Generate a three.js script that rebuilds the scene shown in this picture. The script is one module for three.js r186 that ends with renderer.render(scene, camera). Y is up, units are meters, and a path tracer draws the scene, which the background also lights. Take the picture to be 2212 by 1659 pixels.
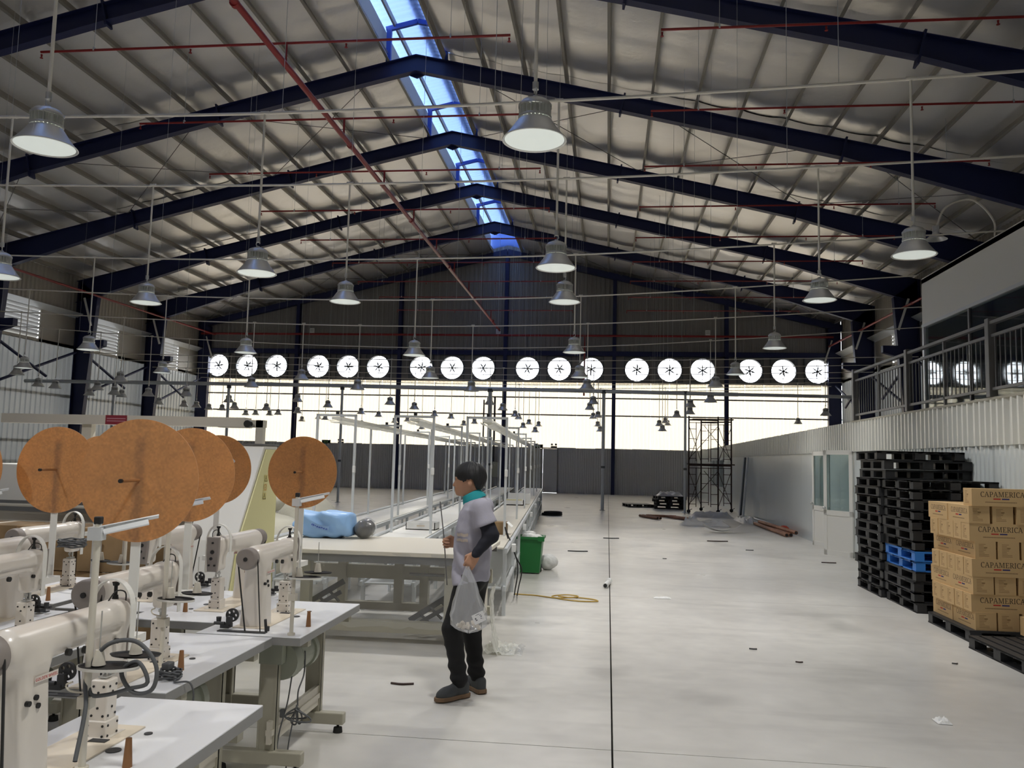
import * as THREE from 'three';
import { mergeGeometries, toCreasedNormals } from 'three/addons/utils/BufferGeometryUtils.js';
import { RoundedBoxGeometry } from 'three/addons/geometries/RoundedBoxGeometry.js';
import { RectAreaLightUniformsLib } from 'three/addons/lights/RectAreaLightUniformsLib.js';

// ---------- camera, sky, exposure ----------
RectAreaLightUniformsLib.init();
const scene = new THREE.Scene();
const camera = new THREE.PerspectiveCamera(2 * Math.atan(1659 / 2 / 1790.6) * 180 / Math.PI, 2212 / 1659, 0.05, 300);
{
  const yaw = 0.1166, pitch = 0.0918, roll = 0.0238;
  camera.position.set(0, 1.7164, 0);
  const f = new THREE.Vector3(-Math.sin(yaw) * Math.cos(pitch), Math.sin(pitch), -Math.cos(yaw) * Math.cos(pitch));
  const r0 = new THREE.Vector3(Math.cos(yaw), 0, -Math.sin(yaw));
  const u0 = new THREE.Vector3().crossVectors(r0, f);
  const r = r0.clone().multiplyScalar(Math.cos(roll)).addScaledVector(u0, Math.sin(roll));
  const u = u0.clone().multiplyScalar(Math.cos(roll)).addScaledVector(r0, -Math.sin(roll));
  camera.quaternion.setFromRotationMatrix(new THREE.Matrix4().makeBasis(r, u, f.clone().negate()));
}
scene.add(camera);
const SKY = new THREE.Color().setRGB(6.0, 6.2, 6.6);          // bright overcast sky
scene.background = SKY;
const LAMP_CD = 14;                                           // candela of one lit high-bay lamp
const renderer = new THREE.WebGLRenderer();
renderer.toneMapping = THREE.LinearToneMapping;
renderer.toneMappingExposure = 1.12;
renderer.shadowMap.enabled = true;

// ---------- helpers ----------
let seed = 7;
const rnd = () => { seed = (seed * 1664525 + 1013904223) >>> 0; return seed / 4294967296; };
const rr = (a, b) => a + (b - a) * rnd();
const V = (x, y, z) => new THREE.Vector3(x, y, z);
const hash = (x, y, z) => { let h = Math.imul(x | 0, 374761393) ^ Math.imul(y | 0, 668265263) ^ Math.imul(z | 0, 2147483647 - 1234567); h = Math.imul(h ^ (h >>> 13), 1274126177); return ((h ^ (h >>> 16)) >>> 0) / 4294967295; };
function vnoise(x, y = 0, z = 0) {
  const X = Math.floor(x), Y = Math.floor(y), Z = Math.floor(z), s = (t) => t * t * (3 - 2 * t);
  const a = s(x - X), b = s(y - Y), c = s(z - Z), L = (p, q, t) => p + (q - p) * t;
  return L(L(L(hash(X, Y, Z), hash(X + 1, Y, Z), a), L(hash(X, Y + 1, Z), hash(X + 1, Y + 1, Z), a), b),
    L(L(hash(X, Y, Z + 1), hash(X + 1, Y, Z + 1), a), L(hash(X, Y + 1, Z + 1), hash(X + 1, Y + 1, Z + 1), a), b), c);
}
const fbm = (x, y, z = 0, n = 4) => { let s = 0, a = 0.5, t = 0; for (let i = 0; i < n; i++) { s += a * vnoise(x, y, z + i * 17.3); t += a; a *= 0.5; x *= 2.03; y *= 2.03; z *= 2.03; } return s / t; };

const used = new Map();
function numbered(n) { const k = used.get(n) || 0; used.set(n, k + 1); return k ? n + '_' + String(k).padStart(3, '0') : n; }
function flat(g) { const o = g.index ? g.toNonIndexed() : g; for (const k of Object.keys(o.attributes)) if (!['position', 'normal', 'uv'].includes(k)) o.deleteAttribute(k); if (!o.attributes.uv) o.setAttribute('uv', new THREE.BufferAttribute(new Float32Array(o.attributes.position.count * 2), 2)); return o; }
function metreUV(g) {
  const p = g.attributes.position, n = g.attributes.normal, uv = g.attributes.uv;
  for (let i = 0; i < p.count; i += 3) {
    let nx = 0, ny = 0, nz = 0;
    for (let k = 0; k < 3; k++) { nx += Math.abs(n.getX(i + k)); ny += Math.abs(n.getY(i + k)); nz += Math.abs(n.getZ(i + k)); }
    for (let k = i; k < i + 3; k++) {
      if (ny >= nx && ny >= nz) uv.setXY(k, p.getX(k), p.getZ(k));
      else if (nx >= nz) uv.setXY(k, p.getZ(k), p.getY(k));
      else uv.setXY(k, p.getX(k), p.getY(k));
    }
  }
  return g;
}
const join = (gs) => { const l = (Array.isArray(gs) ? gs : [gs]).map(flat); return l.length > 1 ? mergeGeometries(l) : l[0]; };
function mesh(name, gs, m, keepUV) {
  const g = keepUV ? join(gs) : metreUV(join(gs));
  const o = new THREE.Mesh(g, m); o.name = name; o.castShadow = o.receiveShadow = true; return o;
}
function part(parent, name, gs, m, label, keepUV) { const o = mesh(name, gs, m, keepUV); if (label) o.userData.label = label; parent.add(o); return o; }
function partG(parent, name, g, m) { const o = new THREE.Mesh(g, m); o.name = name; o.castShadow = o.receiveShadow = true; parent.add(o); return o; }   // shares a geometry
function thing(name, label, category, pos = [0, 0, 0], turn = 0, group) {
  const o = new THREE.Group(); o.name = numbered(name); scene.add(o); o.position.set(...pos); o.rotation.y = turn;
  o.userData = { label, category }; if (group) o.userData.group = group; return o;
}
function single(name, label, category, gs, m, group, keepUV) { const o = mesh(numbered(name), gs, m, keepUV); o.userData = { label, category }; if (group) o.userData.group = group; scene.add(o); return o; }
function struct(name, label) { const o = new THREE.Group(); o.name = name; scene.add(o); o.userData = { kind: 'structure' }; if (label) o.userData.label = label; return o; }
function copyOf(root, label, pos, turn) { const c = root.clone(); c.name = numbered(root.name.replace(/_\d{3}$/, '')); c.userData = { ...root.userData, label }; if (pos) c.position.set(...pos); if (turn !== undefined) c.rotation.y = turn; scene.add(c); return c; }

// geometry makers
const box = (w, h, d, x = 0, y = 0, z = 0, rx = 0, ry = 0, rz = 0) => { const g = new THREE.BoxGeometry(w, h, d); if (rx) g.rotateX(rx); if (rz) g.rotateZ(rz); if (ry) g.rotateY(ry); return g.translate(x, y, z); };
const bb = (x0, x1, y0, y1, z0, z1) => box(Math.abs(x1 - x0), Math.abs(y1 - y0), Math.abs(z1 - z0), (x0 + x1) / 2, (y0 + y1) / 2, (z0 + z1) / 2);
const rbox = (w, h, d, r, x = 0, y = 0, z = 0, s = 2) => new RoundedBoxGeometry(w, h, d, s, r).translate(x, y, z);
const cyl = (r0, r1, h, x = 0, y = 0, z = 0, ax = 'y', n = 16, open = false) => { const g = new THREE.CylinderGeometry(r1, r0, h, n, 1, open); if (ax === 'x') g.rotateZ(-Math.PI / 2); if (ax === 'z') g.rotateX(Math.PI / 2); return g.translate(x, y, z); };
const UPV = V(0, 1, 0);
function orient(g, p, q) { const d = q.clone().sub(p), l = d.length(); g.applyQuaternion(new THREE.Quaternion().setFromUnitVectors(UPV, d.clone().normalize())); const m = p.clone().add(q).multiplyScalar(0.5); return g.translate(m.x, m.y, m.z); }
const rod = (p, q, r, n = 8) => orient(new THREE.CylinderGeometry(r, r, p.distanceTo(q), n, 1), p, q);
const bar = (p, q, w, d) => orient(new THREE.BoxGeometry(w, p.distanceTo(q), d), p, q);
const tube = (pts, r, n = 40, s = 7, closed = false) => new THREE.TubeGeometry(new THREE.CatmullRomCurve3(pts, closed), n, r, s, closed);
const lathe = (pts, n = 24) => new THREE.LatheGeometry(pts.map(([x, y]) => new THREE.Vector2(x, y)), n);
const extr = (pts, depth, bevel = 0, holes = []) => {
  const s = new THREE.Shape(pts.map(([x, y]) => new THREE.Vector2(x, y)));
  for (const h of holes) s.holes.push(new THREE.Path(h.map(([x, y]) => new THREE.Vector2(x, y))));
  return new THREE.ExtrudeGeometry(s, { depth, bevelEnabled: bevel > 0, bevelSize: bevel, bevelThickness: bevel, bevelSegments: 2, curveSegments: 12 });
};
const circ = (r, n = 24, cx = 0, cy = 0) => Array.from({ length: n }, (_, i) => [cx + r * Math.cos(i / n * 2 * Math.PI), cy + r * Math.sin(i / n * 2 * Math.PI)]);
// corrugated sheet across u (length) by h, in the xy plane, ribs upright, facing +z
function corr(len, h, pitch, depth, shape = 0.28, x = 0, y = 0, z = 0) {
  const pos = [], uv = [];
  const prof = [[0, 0], [shape, 0], [0.5, depth], [0.5 + shape, depth], [1, 0]];
  const pts = [];
  for (let k = 0; k < Math.ceil(len / pitch); k++) for (let i = 0; i < 4; i++) { const u = (k + prof[i][0]) * pitch; if (u < len) pts.push([u, prof[i][1]]); }
  pts.push([len, 0]);
  for (let i = 0; i + 1 < pts.length; i++) {
    const [a, da] = pts[i], [b, db] = pts[i + 1];
    pos.push(a, 0, da, b, 0, db, b, h, db, a, 0, da, b, h, db, a, h, da);
    uv.push(a, 0, b, 0, b, h, a, 0, b, h, a, h);
  }
  const g = new THREE.BufferGeometry();
  g.setAttribute('position', new THREE.Float32BufferAttribute(pos, 3)); g.setAttribute('uv', new THREE.Float32BufferAttribute(uv, 2));
  g.computeVertexNormals(); return g.translate(x, y, z);
}
function gridGeo(nu, nv, fn) {        // smooth surface from fn(u, v) -> [x, y, z]
  const pos = [], uv = [], idx = [];
  for (let j = 0; j <= nv; j++) for (let i = 0; i <= nu; i++) { pos.push(...fn(i / nu, j / nv)); uv.push(i / nu, j / nv); }
  for (let j = 0; j < nv; j++) for (let i = 0; i < nu; i++) { const a = j * (nu + 1) + i, b = a + 1, c = a + nu + 1, d = c + 1; idx.push(a, b, d, a, d, c); }
  const g = new THREE.BufferGeometry(); g.setAttribute('position', new THREE.Float32BufferAttribute(pos, 3)); g.setAttribute('uv', new THREE.Float32BufferAttribute(uv, 2)); g.setIndex(idx); g.computeVertexNormals(); return g;
}
// surface of a signed distance field (surface nets)
function field(fn, lo, hi, cell) {
  const n = [0, 1, 2].map((i) => Math.ceil((hi[i] - lo[i]) / cell) + 1), [nx, ny, nz] = n, f = new Float32Array(nx * ny * nz), at = (i, j, k) => i + nx * (j + ny * k);
  for (let k = 0; k < nz; k++) for (let j = 0; j < ny; j++) for (let i = 0; i < nx; i++) f[at(i, j, k)] = fn(lo[0] + i * cell, lo[1] + j * cell, lo[2] + k * cell);
  const id = new Int32Array(nx * ny * nz).fill(-1), pos = [], idx = [];
  for (let k = 0; k + 1 < nz; k++) for (let j = 0; j + 1 < ny; j++) for (let i = 0; i + 1 < nx; i++) {
    let sx = 0, sy = 0, sz = 0, c = 0;
    const e = (a, b, ax, x, y, z) => { const p = f[a], q = f[b]; if ((p < 0) !== (q < 0)) { const t = p / (p - q); sx += x + (ax === 0 ? t : 0); sy += y + (ax === 1 ? t : 0); sz += z + (ax === 2 ? t : 0); c++; } };
    for (let a = 0; a < 2; a++) for (let b = 0; b < 2; b++) {
      e(at(i, j + a, k + b), at(i + 1, j + a, k + b), 0, 0, a, b); e(at(i + a, j, k + b), at(i + a, j + 1, k + b), 1, a, 0, b); e(at(i + a, j + b, k), at(i + a, j + b, k + 1), 2, a, b, 0);
    }
    if (c) { id[at(i, j, k)] = pos.length / 3; pos.push(lo[0] + (i + sx / c) * cell, lo[1] + (j + sy / c) * cell, lo[2] + (k + sz / c) * cell); }
  }
  const quad = (a, b, c, d, fl) => { if (a < 0 || b < 0 || c < 0 || d < 0) return; if (fl) idx.push(a, b, c, a, c, d); else idx.push(a, c, b, a, d, c); };
  for (let k = 1; k + 1 < nz; k++) for (let j = 1; j + 1 < ny; j++) for (let i = 1; i + 1 < nx; i++) {
    const p = f[at(i, j, k)] < 0;
    if (p !== f[at(i + 1, j, k)] < 0) quad(id[at(i, j - 1, k - 1)], id[at(i, j, k - 1)], id[at(i, j, k)], id[at(i, j - 1, k)], p);
    if (p !== f[at(i, j + 1, k)] < 0) quad(id[at(i - 1, j, k - 1)], id[at(i - 1, j, k)], id[at(i, j, k)], id[at(i, j, k - 1)], p);
    if (p !== f[at(i, j, k + 1)] < 0) quad(id[at(i - 1, j - 1, k)], id[at(i, j - 1, k)], id[at(i, j, k)], id[at(i - 1, j, k)], p);
  }
  const g = new THREE.BufferGeometry(); g.setAttribute('position', new THREE.Float32BufferAttribute(pos, 3)); g.setIndex(idx); g.computeVertexNormals(); return g;
}
const smin = (a, b, k) => { const h = Math.max(k - Math.abs(a - b), 0) / k; return Math.min(a, b) - h * h * k * 0.25; };
const cap = (x, y, z, a, b, ra, rb) => { const bx = b[0] - a[0], by = b[1] - a[1], bz = b[2] - a[2], px = x - a[0], py = y - a[1], pz = z - a[2]; const t = Math.min(1, Math.max(0, (px * bx + py * by + pz * bz) / (bx * bx + by * by + bz * bz + 1e-9))); return Math.hypot(px - bx * t, py - by * t, pz - bz * t) - (ra + (rb - ra) * t); };
const ell = (x, y, z, c, r) => { const a = (x - c[0]) / r[0], b = (y - c[1]) / r[1], d = (z - c[2]) / r[2], q = Math.hypot(a, b, d); return (q - 1) * Math.min(...r) * (q > 0.5 ? 1 : 1); };

// ---------- textures and materials ----------
function tex(n, fn, { rep = 1, srgb = true, m = n } = {}) {
  const d = new Uint8Array(n * m * 4);
  for (let j = 0; j < m; j++) for (let i = 0; i < n; i++) { const c = fn(i / n, j / m), o = (j * n + i) * 4; if (typeof c === 'number') d[o] = d[o + 1] = d[o + 2] = c * 255; else { d[o] = c[0] * 255; d[o + 1] = c[1] * 255; d[o + 2] = c[2] * 255; } d[o + 3] = 255; }
  const t = new THREE.DataTexture(d, n, m); t.wrapS = t.wrapT = THREE.RepeatWrapping; t.magFilter = THREE.LinearFilter; t.minFilter = THREE.LinearMipmapLinearFilter; if (srgb) t.colorSpace = THREE.SRGBColorSpace; t.repeat.set(1 / rep, 1 / rep); t.needsUpdate = true; return t;
}
// noise that tiles over u, v in 0..1
const tn = (u, v, f, z = 0, n = 4) => { const w = (a, b) => fbm(a * f, b * f, z, n), s = (t) => t * t * (3 - 2 * t); const a = s(u), b = s(v); return (w(u, v) * (1 - a) + w(u - 1, v) * a) * (1 - b) + (w(u, v - 1) * (1 - a) + w(u - 1, v - 1) * a) * b; };
function canvasTex(w, h, draw) { const c = document.createElement('canvas'); c.width = w; c.height = h; draw(c.getContext('2d'), w, h); const t = new THREE.CanvasTexture(c); t.colorSpace = THREE.SRGBColorSpace; t.anisotropy = 4; return t; }
const mat = (color, rough = 0.6, metal = 0, extra = {}) => { const m = new (extra.clearcoat || extra.transmission || extra.sheen ? THREE.MeshPhysicalMaterial : THREE.MeshStandardMaterial)({ color, roughness: rough, metalness: metal, side: THREE.DoubleSide, ...extra }); return m; };
const grain = tex(256, (u, v) => tn(u, v, 24, 3), { srgb: false, rep: 0.25 });
const blotch = tex(256, (u, v) => 0.5 + 0.5 * tn(u, v, 8, 9), { rep: 2 });
const floorMap = tex(1024, (u, v) => {
  const a = tn(u, v, 5, 1), b = tn(u, v * 0.999, 26, 5), s = tn(u, v, 90, 8, 2);
  let st = tn(u, (v * 6) % 1, 9, 21, 3); st = Math.max(0, st - 0.58) * 1.1;                         // trowel streaks
  const d = Math.max(0, tn(u, v, 14, 31, 3) - 0.63) * 1.3;                               // dark scuffs
  const k = 0.80 + (a - 0.5) * 0.16 + (b - 0.5) * 0.10 + (s - 0.5) * 0.05 - st * 0.16 - d * 0.3;
  return [k, k * 0.988, k * 0.96].map((c) => Math.min(1, Math.max(0, c)));
}, { rep: 9 });
const floorRough = tex(512, (u, v) => 0.42 + 0.4 * tn(u, v, 12, 4), { srgb: false, rep: 9 });
const foilBump = tex(512, (u, v) => tn(u, v, 6, 2) * 0.6 + tn(u, v, 20, 6) * 0.4, { srgb: false, rep: 2.6 });
const dentBump = tex(256, (u, v) => tn(u, (v * 0.25) % 1, 5, 12, 3), { srgb: false, rep: 1.4 });
const boardMap = tex(256, (u, v) => { const k = 0.9 + 0.12 * (tn(u, v, 10, 4) - 0.5) + 0.18 * (tn(u, v, 80, 7, 2) - 0.5); return [0.97 * k, 0.775 * k, 0.53 * k]; }, { rep: 0.6 });
const M = {
  floor: mat(0xffffff, 0.55, 0, { map: floorMap, roughnessMap: floorRough }),
  joint: mat(0x2a2926, 0.9),
  foil: mat(new THREE.Color().setRGB(0.93, 0.915, 0.905), 0.4, 0.75, { bumpMap: foilBump, bumpScale: 0.02 }),
  purlin: mat(new THREE.Color().setRGB(0.33, 0.31, 0.27), 0.55, 0.35),
  roofOut: mat(0x8f9496, 0.7),
  blue: mat(new THREE.Color().setRGB(0.008, 0.014, 0.075), 0.5, 0, { bumpMap: grain, bumpScale: 0.0006 }),
  blueBright: mat(new THREE.Color().setRGB(0.02, 0.06, 0.36), 0.5),
  sky: mat(new THREE.Color().setRGB(0.22, 0.35, 0.70), 1, 0, { transmission: 0.34, thickness: 0 }),
  fibre: mat(new THREE.Color().setRGB(0.95, 0.82, 0.60), 1, 0, { transmission: 0.36, thickness: 0 }),
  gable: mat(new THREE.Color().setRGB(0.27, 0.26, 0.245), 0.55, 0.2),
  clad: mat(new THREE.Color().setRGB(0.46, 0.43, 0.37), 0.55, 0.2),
  sideSheet: mat(new THREE.Color().setRGB(0.46, 0.47, 0.45), 0.45, 0.2, { transmission: 0.05, thickness: 0 }),
  greySheet: mat(new THREE.Color().setRGB(0.54, 0.55, 0.56), 0.32, 0.3, { bumpMap: dentBump, bumpScale: 0.02 }),
  partLow: mat(new THREE.Color().setRGB(0.70, 0.75, 0.75), 0.28, 0.1),
  partUp: mat(new THREE.Color().setRGB(0.76, 0.77, 0.72), 0.36, 0.25),
  slat: mat(new THREE.Color().setRGB(0.55, 0.55, 0.54), 0.5),
  ground: mat(new THREE.Color().setRGB(0.22, 0.21, 0.19), 0.9),
  white: mat(new THREE.Color().setRGB(0.80, 0.79, 0.74), 0.45),
  pipeWhite: mat(new THREE.Color().setRGB(0.78, 0.74, 0.66), 0.45),
  alu: mat(new THREE.Color().setRGB(0.72, 0.74, 0.75), 0.35, 0.25),
  galv: mat(new THREE.Color().setRGB(0.66, 0.69, 0.71), 0.38, 0.35),
  galvDark: mat(new THREE.Color().setRGB(0.12, 0.13, 0.14), 0.5, 0.4),
  greyMetal: mat(new THREE.Color().setRGB(0.19, 0.19, 0.19), 0.45, 0.4),
  red: mat(new THREE.Color().setRGB(0.28, 0.018, 0.018), 0.4),
  black: mat(new THREE.Color().setRGB(0.014, 0.014, 0.014), 0.55),
  dark: mat(new THREE.Color().setRGB(0.035, 0.035, 0.037), 0.6),
  rubber: mat(new THREE.Color().setRGB(0.02, 0.02, 0.02), 0.85),
  lampAlu: mat(new THREE.Color().setRGB(0.72, 0.72, 0.70), 0.36, 0.7),
  lampLens: mat(new THREE.Color().setRGB(0.80, 0.83, 0.78), 0.35),
  lampLit: mat(new THREE.Color().setRGB(0.80, 0.83, 0.78), 0.35, 0, { emissive: new THREE.Color().setRGB(0.85, 0.93, 0.88), emissiveIntensity: 0.35 }),
  cream: mat(new THREE.Color().setRGB(0.66, 0.62, 0.53), 0.42),
  creamDark: mat(new THREE.Color().setRGB(0.42, 0.40, 0.32), 0.5),
  machine: mat(new THREE.Color().setRGB(0.74, 0.69, 0.62), 0.30, 0, { clearcoat: 0.35, clearcoatRoughness: 0.25 }),
  wheel: mat(new THREE.Color().setRGB(0.26, 0.23, 0.21), 0.5),
  tableTop: mat(new THREE.Color().setRGB(0.80, 0.81, 0.83), 0.32, 0, { bumpMap: grain, bumpScale: 0.0003 }),
  tableEdge: mat(new THREE.Color().setRGB(0.26, 0.26, 0.255), 0.5),
  plate: mat(new THREE.Color().setRGB(0.70, 0.62, 0.50), 0.5),
  motor: mat(new THREE.Color().setRGB(0.36, 0.38, 0.31), 0.5, 0.1),
  board: mat(0xffffff, 0.85, 0, { map: boardMap, transmission: 0.68, thickness: 0 }),
  wood: mat(new THREE.Color().setRGB(0.62, 0.29, 0.11), 0.6, 0, { map: blotch }),
  cable: mat(new THREE.Color().setRGB(0.10, 0.105, 0.11), 0.6),
  silver: mat(new THREE.Color().setRGB(0.62, 0.62, 0.60), 0.3, 0.85),
  yellow: mat(new THREE.Color().setRGB(0.74, 0.70, 0.36), 0.45),
  carton: mat(new THREE.Color().setRGB(0.52, 0.34, 0.17), 0.85, 0, { map: blotch }),
  pallet: mat(new THREE.Color().setRGB(0.022, 0.023, 0.025), 0.5, 0, { bumpMap: grain, bumpScale: 0.001 }),
  palletBlue: mat(new THREE.Color().setRGB(0.035, 0.20, 0.62), 0.45),
  film: mat(new THREE.Color().setRGB(0.95, 0.96, 0.97), 0.13, 0, { transmission: 0.93, thickness: 0 }),
  filmDull: mat(new THREE.Color().setRGB(0.80, 0.80, 0.74), 0.45, 0, { transmission: 0.5, thickness: 0 }),
  filmWhite: mat(new THREE.Color().setRGB(0.74, 0.73, 0.70), 0.35), bag: mat(new THREE.Color().setRGB(0.90, 0.91, 0.93), 0.2, 0, { transmission: 0.78, thickness: 0 }),
  plasticWhite: mat(new THREE.Color().setRGB(0.78, 0.78, 0.76), 0.5),
  foam: mat(new THREE.Color().setRGB(0.86, 0.86, 0.84), 0.8),
  sack: mat(new THREE.Color().setRGB(0.55, 0.53, 0.44), 0.85, 0, { bumpMap: grain, bumpScale: 0.002 }),
  bluePlastic: mat(new THREE.Color().setRGB(0.30, 0.52, 0.86), 0.4),
  green: mat(new THREE.Color().setRGB(0.012, 0.16, 0.035), 0.42),
  rust: mat(new THREE.Color().setRGB(0.10, 0.055, 0.045), 0.75, 0, { map: blotch }),
  orange: mat(new THREE.Color().setRGB(0.66, 0.30, 0.17), 0.6, 0, { map: blotch }),
  glass: mat(new THREE.Color().setRGB(0.72, 0.80, 0.80), 0.03, 0, { transmission: 1, thickness: 0 }),
  skin: mat(new THREE.Color().setRGB(0.50, 0.27, 0.17), 0.55),
  hair: mat(new THREE.Color().setRGB(0.007, 0.007, 0.008), 0.62),
  shirt: mat(new THREE.Color().setRGB(0.40, 0.39, 0.46), 0.9, 0, { bumpMap: grain, bumpScale: 0.0006 }),
  teal: mat(new THREE.Color().setRGB(0.012, 0.28, 0.31), 0.85),
  navy: mat(new THREE.Color().setRGB(0.010, 0.011, 0.020), 0.85),
  trousers: mat(new THREE.Color().setRGB(0.006, 0.006, 0.007), 0.9),
  shoe: mat(new THREE.Color().setRGB(0.058, 0.062, 0.065), 0.85, 0, { bumpMap: grain, bumpScale: 0.0008 }),
  sole: mat(new THREE.Color().setRGB(0.17, 0.105, 0.06), 0.8),
  cord: mat(new THREE.Color().setRGB(0.50, 0.33, 0.07), 0.6),
};
// ---------- the hall ----------
const C = -5.72, XL = C - 18, XR = C + 18, ZB = -45.5, ZF = 11.1, BAY = 5.66, HR = 13.48, SL = 0.235;
const roofY = (x) => HR - SL * Math.abs(x - C);
{ // floor: poured slabs with saw-cut joints
  const f = struct('floor', 'pale grey concrete floor of poured slabs');
  part(f, 'sub_base', bb(XL - 0.3, XR + 0.3, -0.3, -0.06, ZB - 0.3, ZF + 0.3), M.joint);
  const xs = [XL - 0.2, -17.95, -11.95, -5.95, 0.05, 6.05, XR + 0.2], zs = [ZF + 0.2, 6.4, 0.6, -5.19, -11.0, -16.8, -22.6, -28.4, -34.2, -40, ZB - 0.2], gap = 0.006;
  for (let i = 0; i + 1 < xs.length; i++) for (let j = 0; j + 1 < zs.length; j++) {
    const gz = j === 2 || j === 3 ? 0.004 : 0.0015;
    part(f, 'slab', bb(xs[i] + (i === 4 || i === 0 ? gap : 0.002), xs[i + 1] - (i === 3 ? gap : 0.002), -0.07, 0, zs[j] - gz, zs[j + 1] + gz), M.floor);
  }
}
{ // yard around the hall
  const g = struct('ground_outside', 'paved yard around the hall');
  part(g, 'yard', [bb(-110, 100, -0.5, -0.15, -130, ZB - 0.35), bb(-110, 100, -0.5, -0.15, ZF + 0.35, 90), bb(-110, XL - 0.35, -0.5, -0.15, ZB - 0.35, ZF + 0.35), bb(XR + 0.35, 100, -0.5, -0.15, ZB - 0.35, ZF + 0.35)], M.ground);
}
{ // roof: sheets, purlins, foil
  const c = struct('ceiling', 'pitched roof lined with wrinkled silver foil over steel purlins');
  for (const s of [-1, 1]) {
    const pts = [[0.95, 0], [18.4, 0], [18.4, 0.07], [0.95, 0.07]].map(([d, h]) => [C + s * d, HR - SL * d + 0.36 + h]);
    part(c, 'roof_sheet', extr(s > 0 ? pts : pts.slice().reverse(), ZF - ZB + 1).translate(0, 0, ZB - 0.5), M.roofOut);
    for (let k = 0; k < 15; k++) {
      const d = 0.85 + 1.2 * k, a = Math.atan(SL) * -s;
      const y = HR - SL * d + 0.11, L = ZF - ZB - 0.1, zc = (ZF + ZB) / 2;
      part(c, 'purlin', [box(0.012, 0.2, L, C + s * d, y, zc, 0, 0, a), box(0.075, 0.012, L, C + s * (d - 0.033), y - 0.095, zc, 0, 0, a)], M.purlin);
    }
    for (let j = 0; j < 10; j++) {
      const z0 = ZB + BAY * j, nu = 84, nv = 40;
      part(c, 'foil_sheet', gridGeo(s > 0 ? nv : nu, s > 0 ? nu : nv, (p, q) => {
        const u = s > 0 ? q : p, v = s > 0 ? p : q;
        const d = 0.85 + u * 17.4, z = z0 + v * BAY, fr = ((d - 0.85) / 1.2) % 1;
        const sag = -0.05 * Math.sin(Math.PI * fr) * (0.6 + 0.9 * vnoise(d * 0.83, z * 0.7, 5)) - 0.11 * 4 * v * (1 - v) + 0.03;
        const roll = 0.035 * (fbm(z * 1.3 + d * 0.12, d * 0.16, j * 7 + s, 3) - 0.5) * 2 + 0.012 * Math.abs(((z + 0.1 * vnoise(d)) / 1.42) % 1);
        return [C + s * d, HR - SL * d + 0.27 + sag + roll, z];
      }), M.foil);
    }
  }
  // ridge monitor with translucent sheets
  for (const s of [-1, 1]) {
    for (let j = 0; j < 10; j++) {
      const g = corr(BAY, 1.35, 0.24, 0.035), p = g.attributes.position;               // ribs run down the slope
      for (let i = 0; i < p.count; i++) { const u = p.getX(i), v = p.getY(i), d = p.getZ(i); p.setXYZ(i, C + s * v, HR + 1.33 - 0.2 * v + d, ZB + BAY * j + u); }
      g.computeVertexNormals();
      part(c, 'skylight_sheet', g, M.sky);
    }
    part(c, 'monitor_side', bb(C + s * 1.0, C + s * 1.03, HR + 0.2, HR + 0.86, ZB, ZF), M.roofOut);
    part(c, 'monitor_purlin', bb(C + s * 0.66, C + s * 0.72, HR + 0.9, HR + 1.08, ZB, ZF), M.purlin);
  }
  for (const j of [0, 3]) for (const s of [-1, 1]) for (let k = 0; k < 3; k++) { const a = 1 + k * 5.6, b = a + 5.6, z0 = ZB + BAY * j + 0.1, z1 = z0 + BAY - 0.2, P = (d, z) => V(C + s * d, HR - SL * d - 0.02, z); part(c, 'brace_rod', rod(P(a, z0), P(b, z1), 0.012, 5), M.greyMetal); part(c, 'brace_rod', rod(P(a, z1), P(b, z0), 0.012, 5), M.greyMetal); }
  part(c, 'ridge_cap', bb(C - 0.16, C + 0.16, HR + 1.37, HR + 1.39, ZB, ZF), M.roofOut);
  for (const z of [ZB - 0.1, ZF + 0.1]) part(c, 'monitor_end', extr([[-1.2, 0], [1.2, 0], [1.2, 0.95], [0, 1.25], [-1.2, 0.95]], 0.04).translate(C, HR + 0.1, z), M.sky);
  for (let j = 1; j < 10; j++) for (const s of [-1, 1]) {
    const z = ZB + BAY * j;
    part(c, 'monitor_frame', [bb(C + s * 0.78, C + s * 0.92, HR - 0.2, HR + 0.85, z - 0.06, z + 0.06), bar(V(C + s * 0.95, HR + 0.84, z), V(C, HR + 1.05, z), 0.14, 0.1)], M.blueBright);
  }
}
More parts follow.
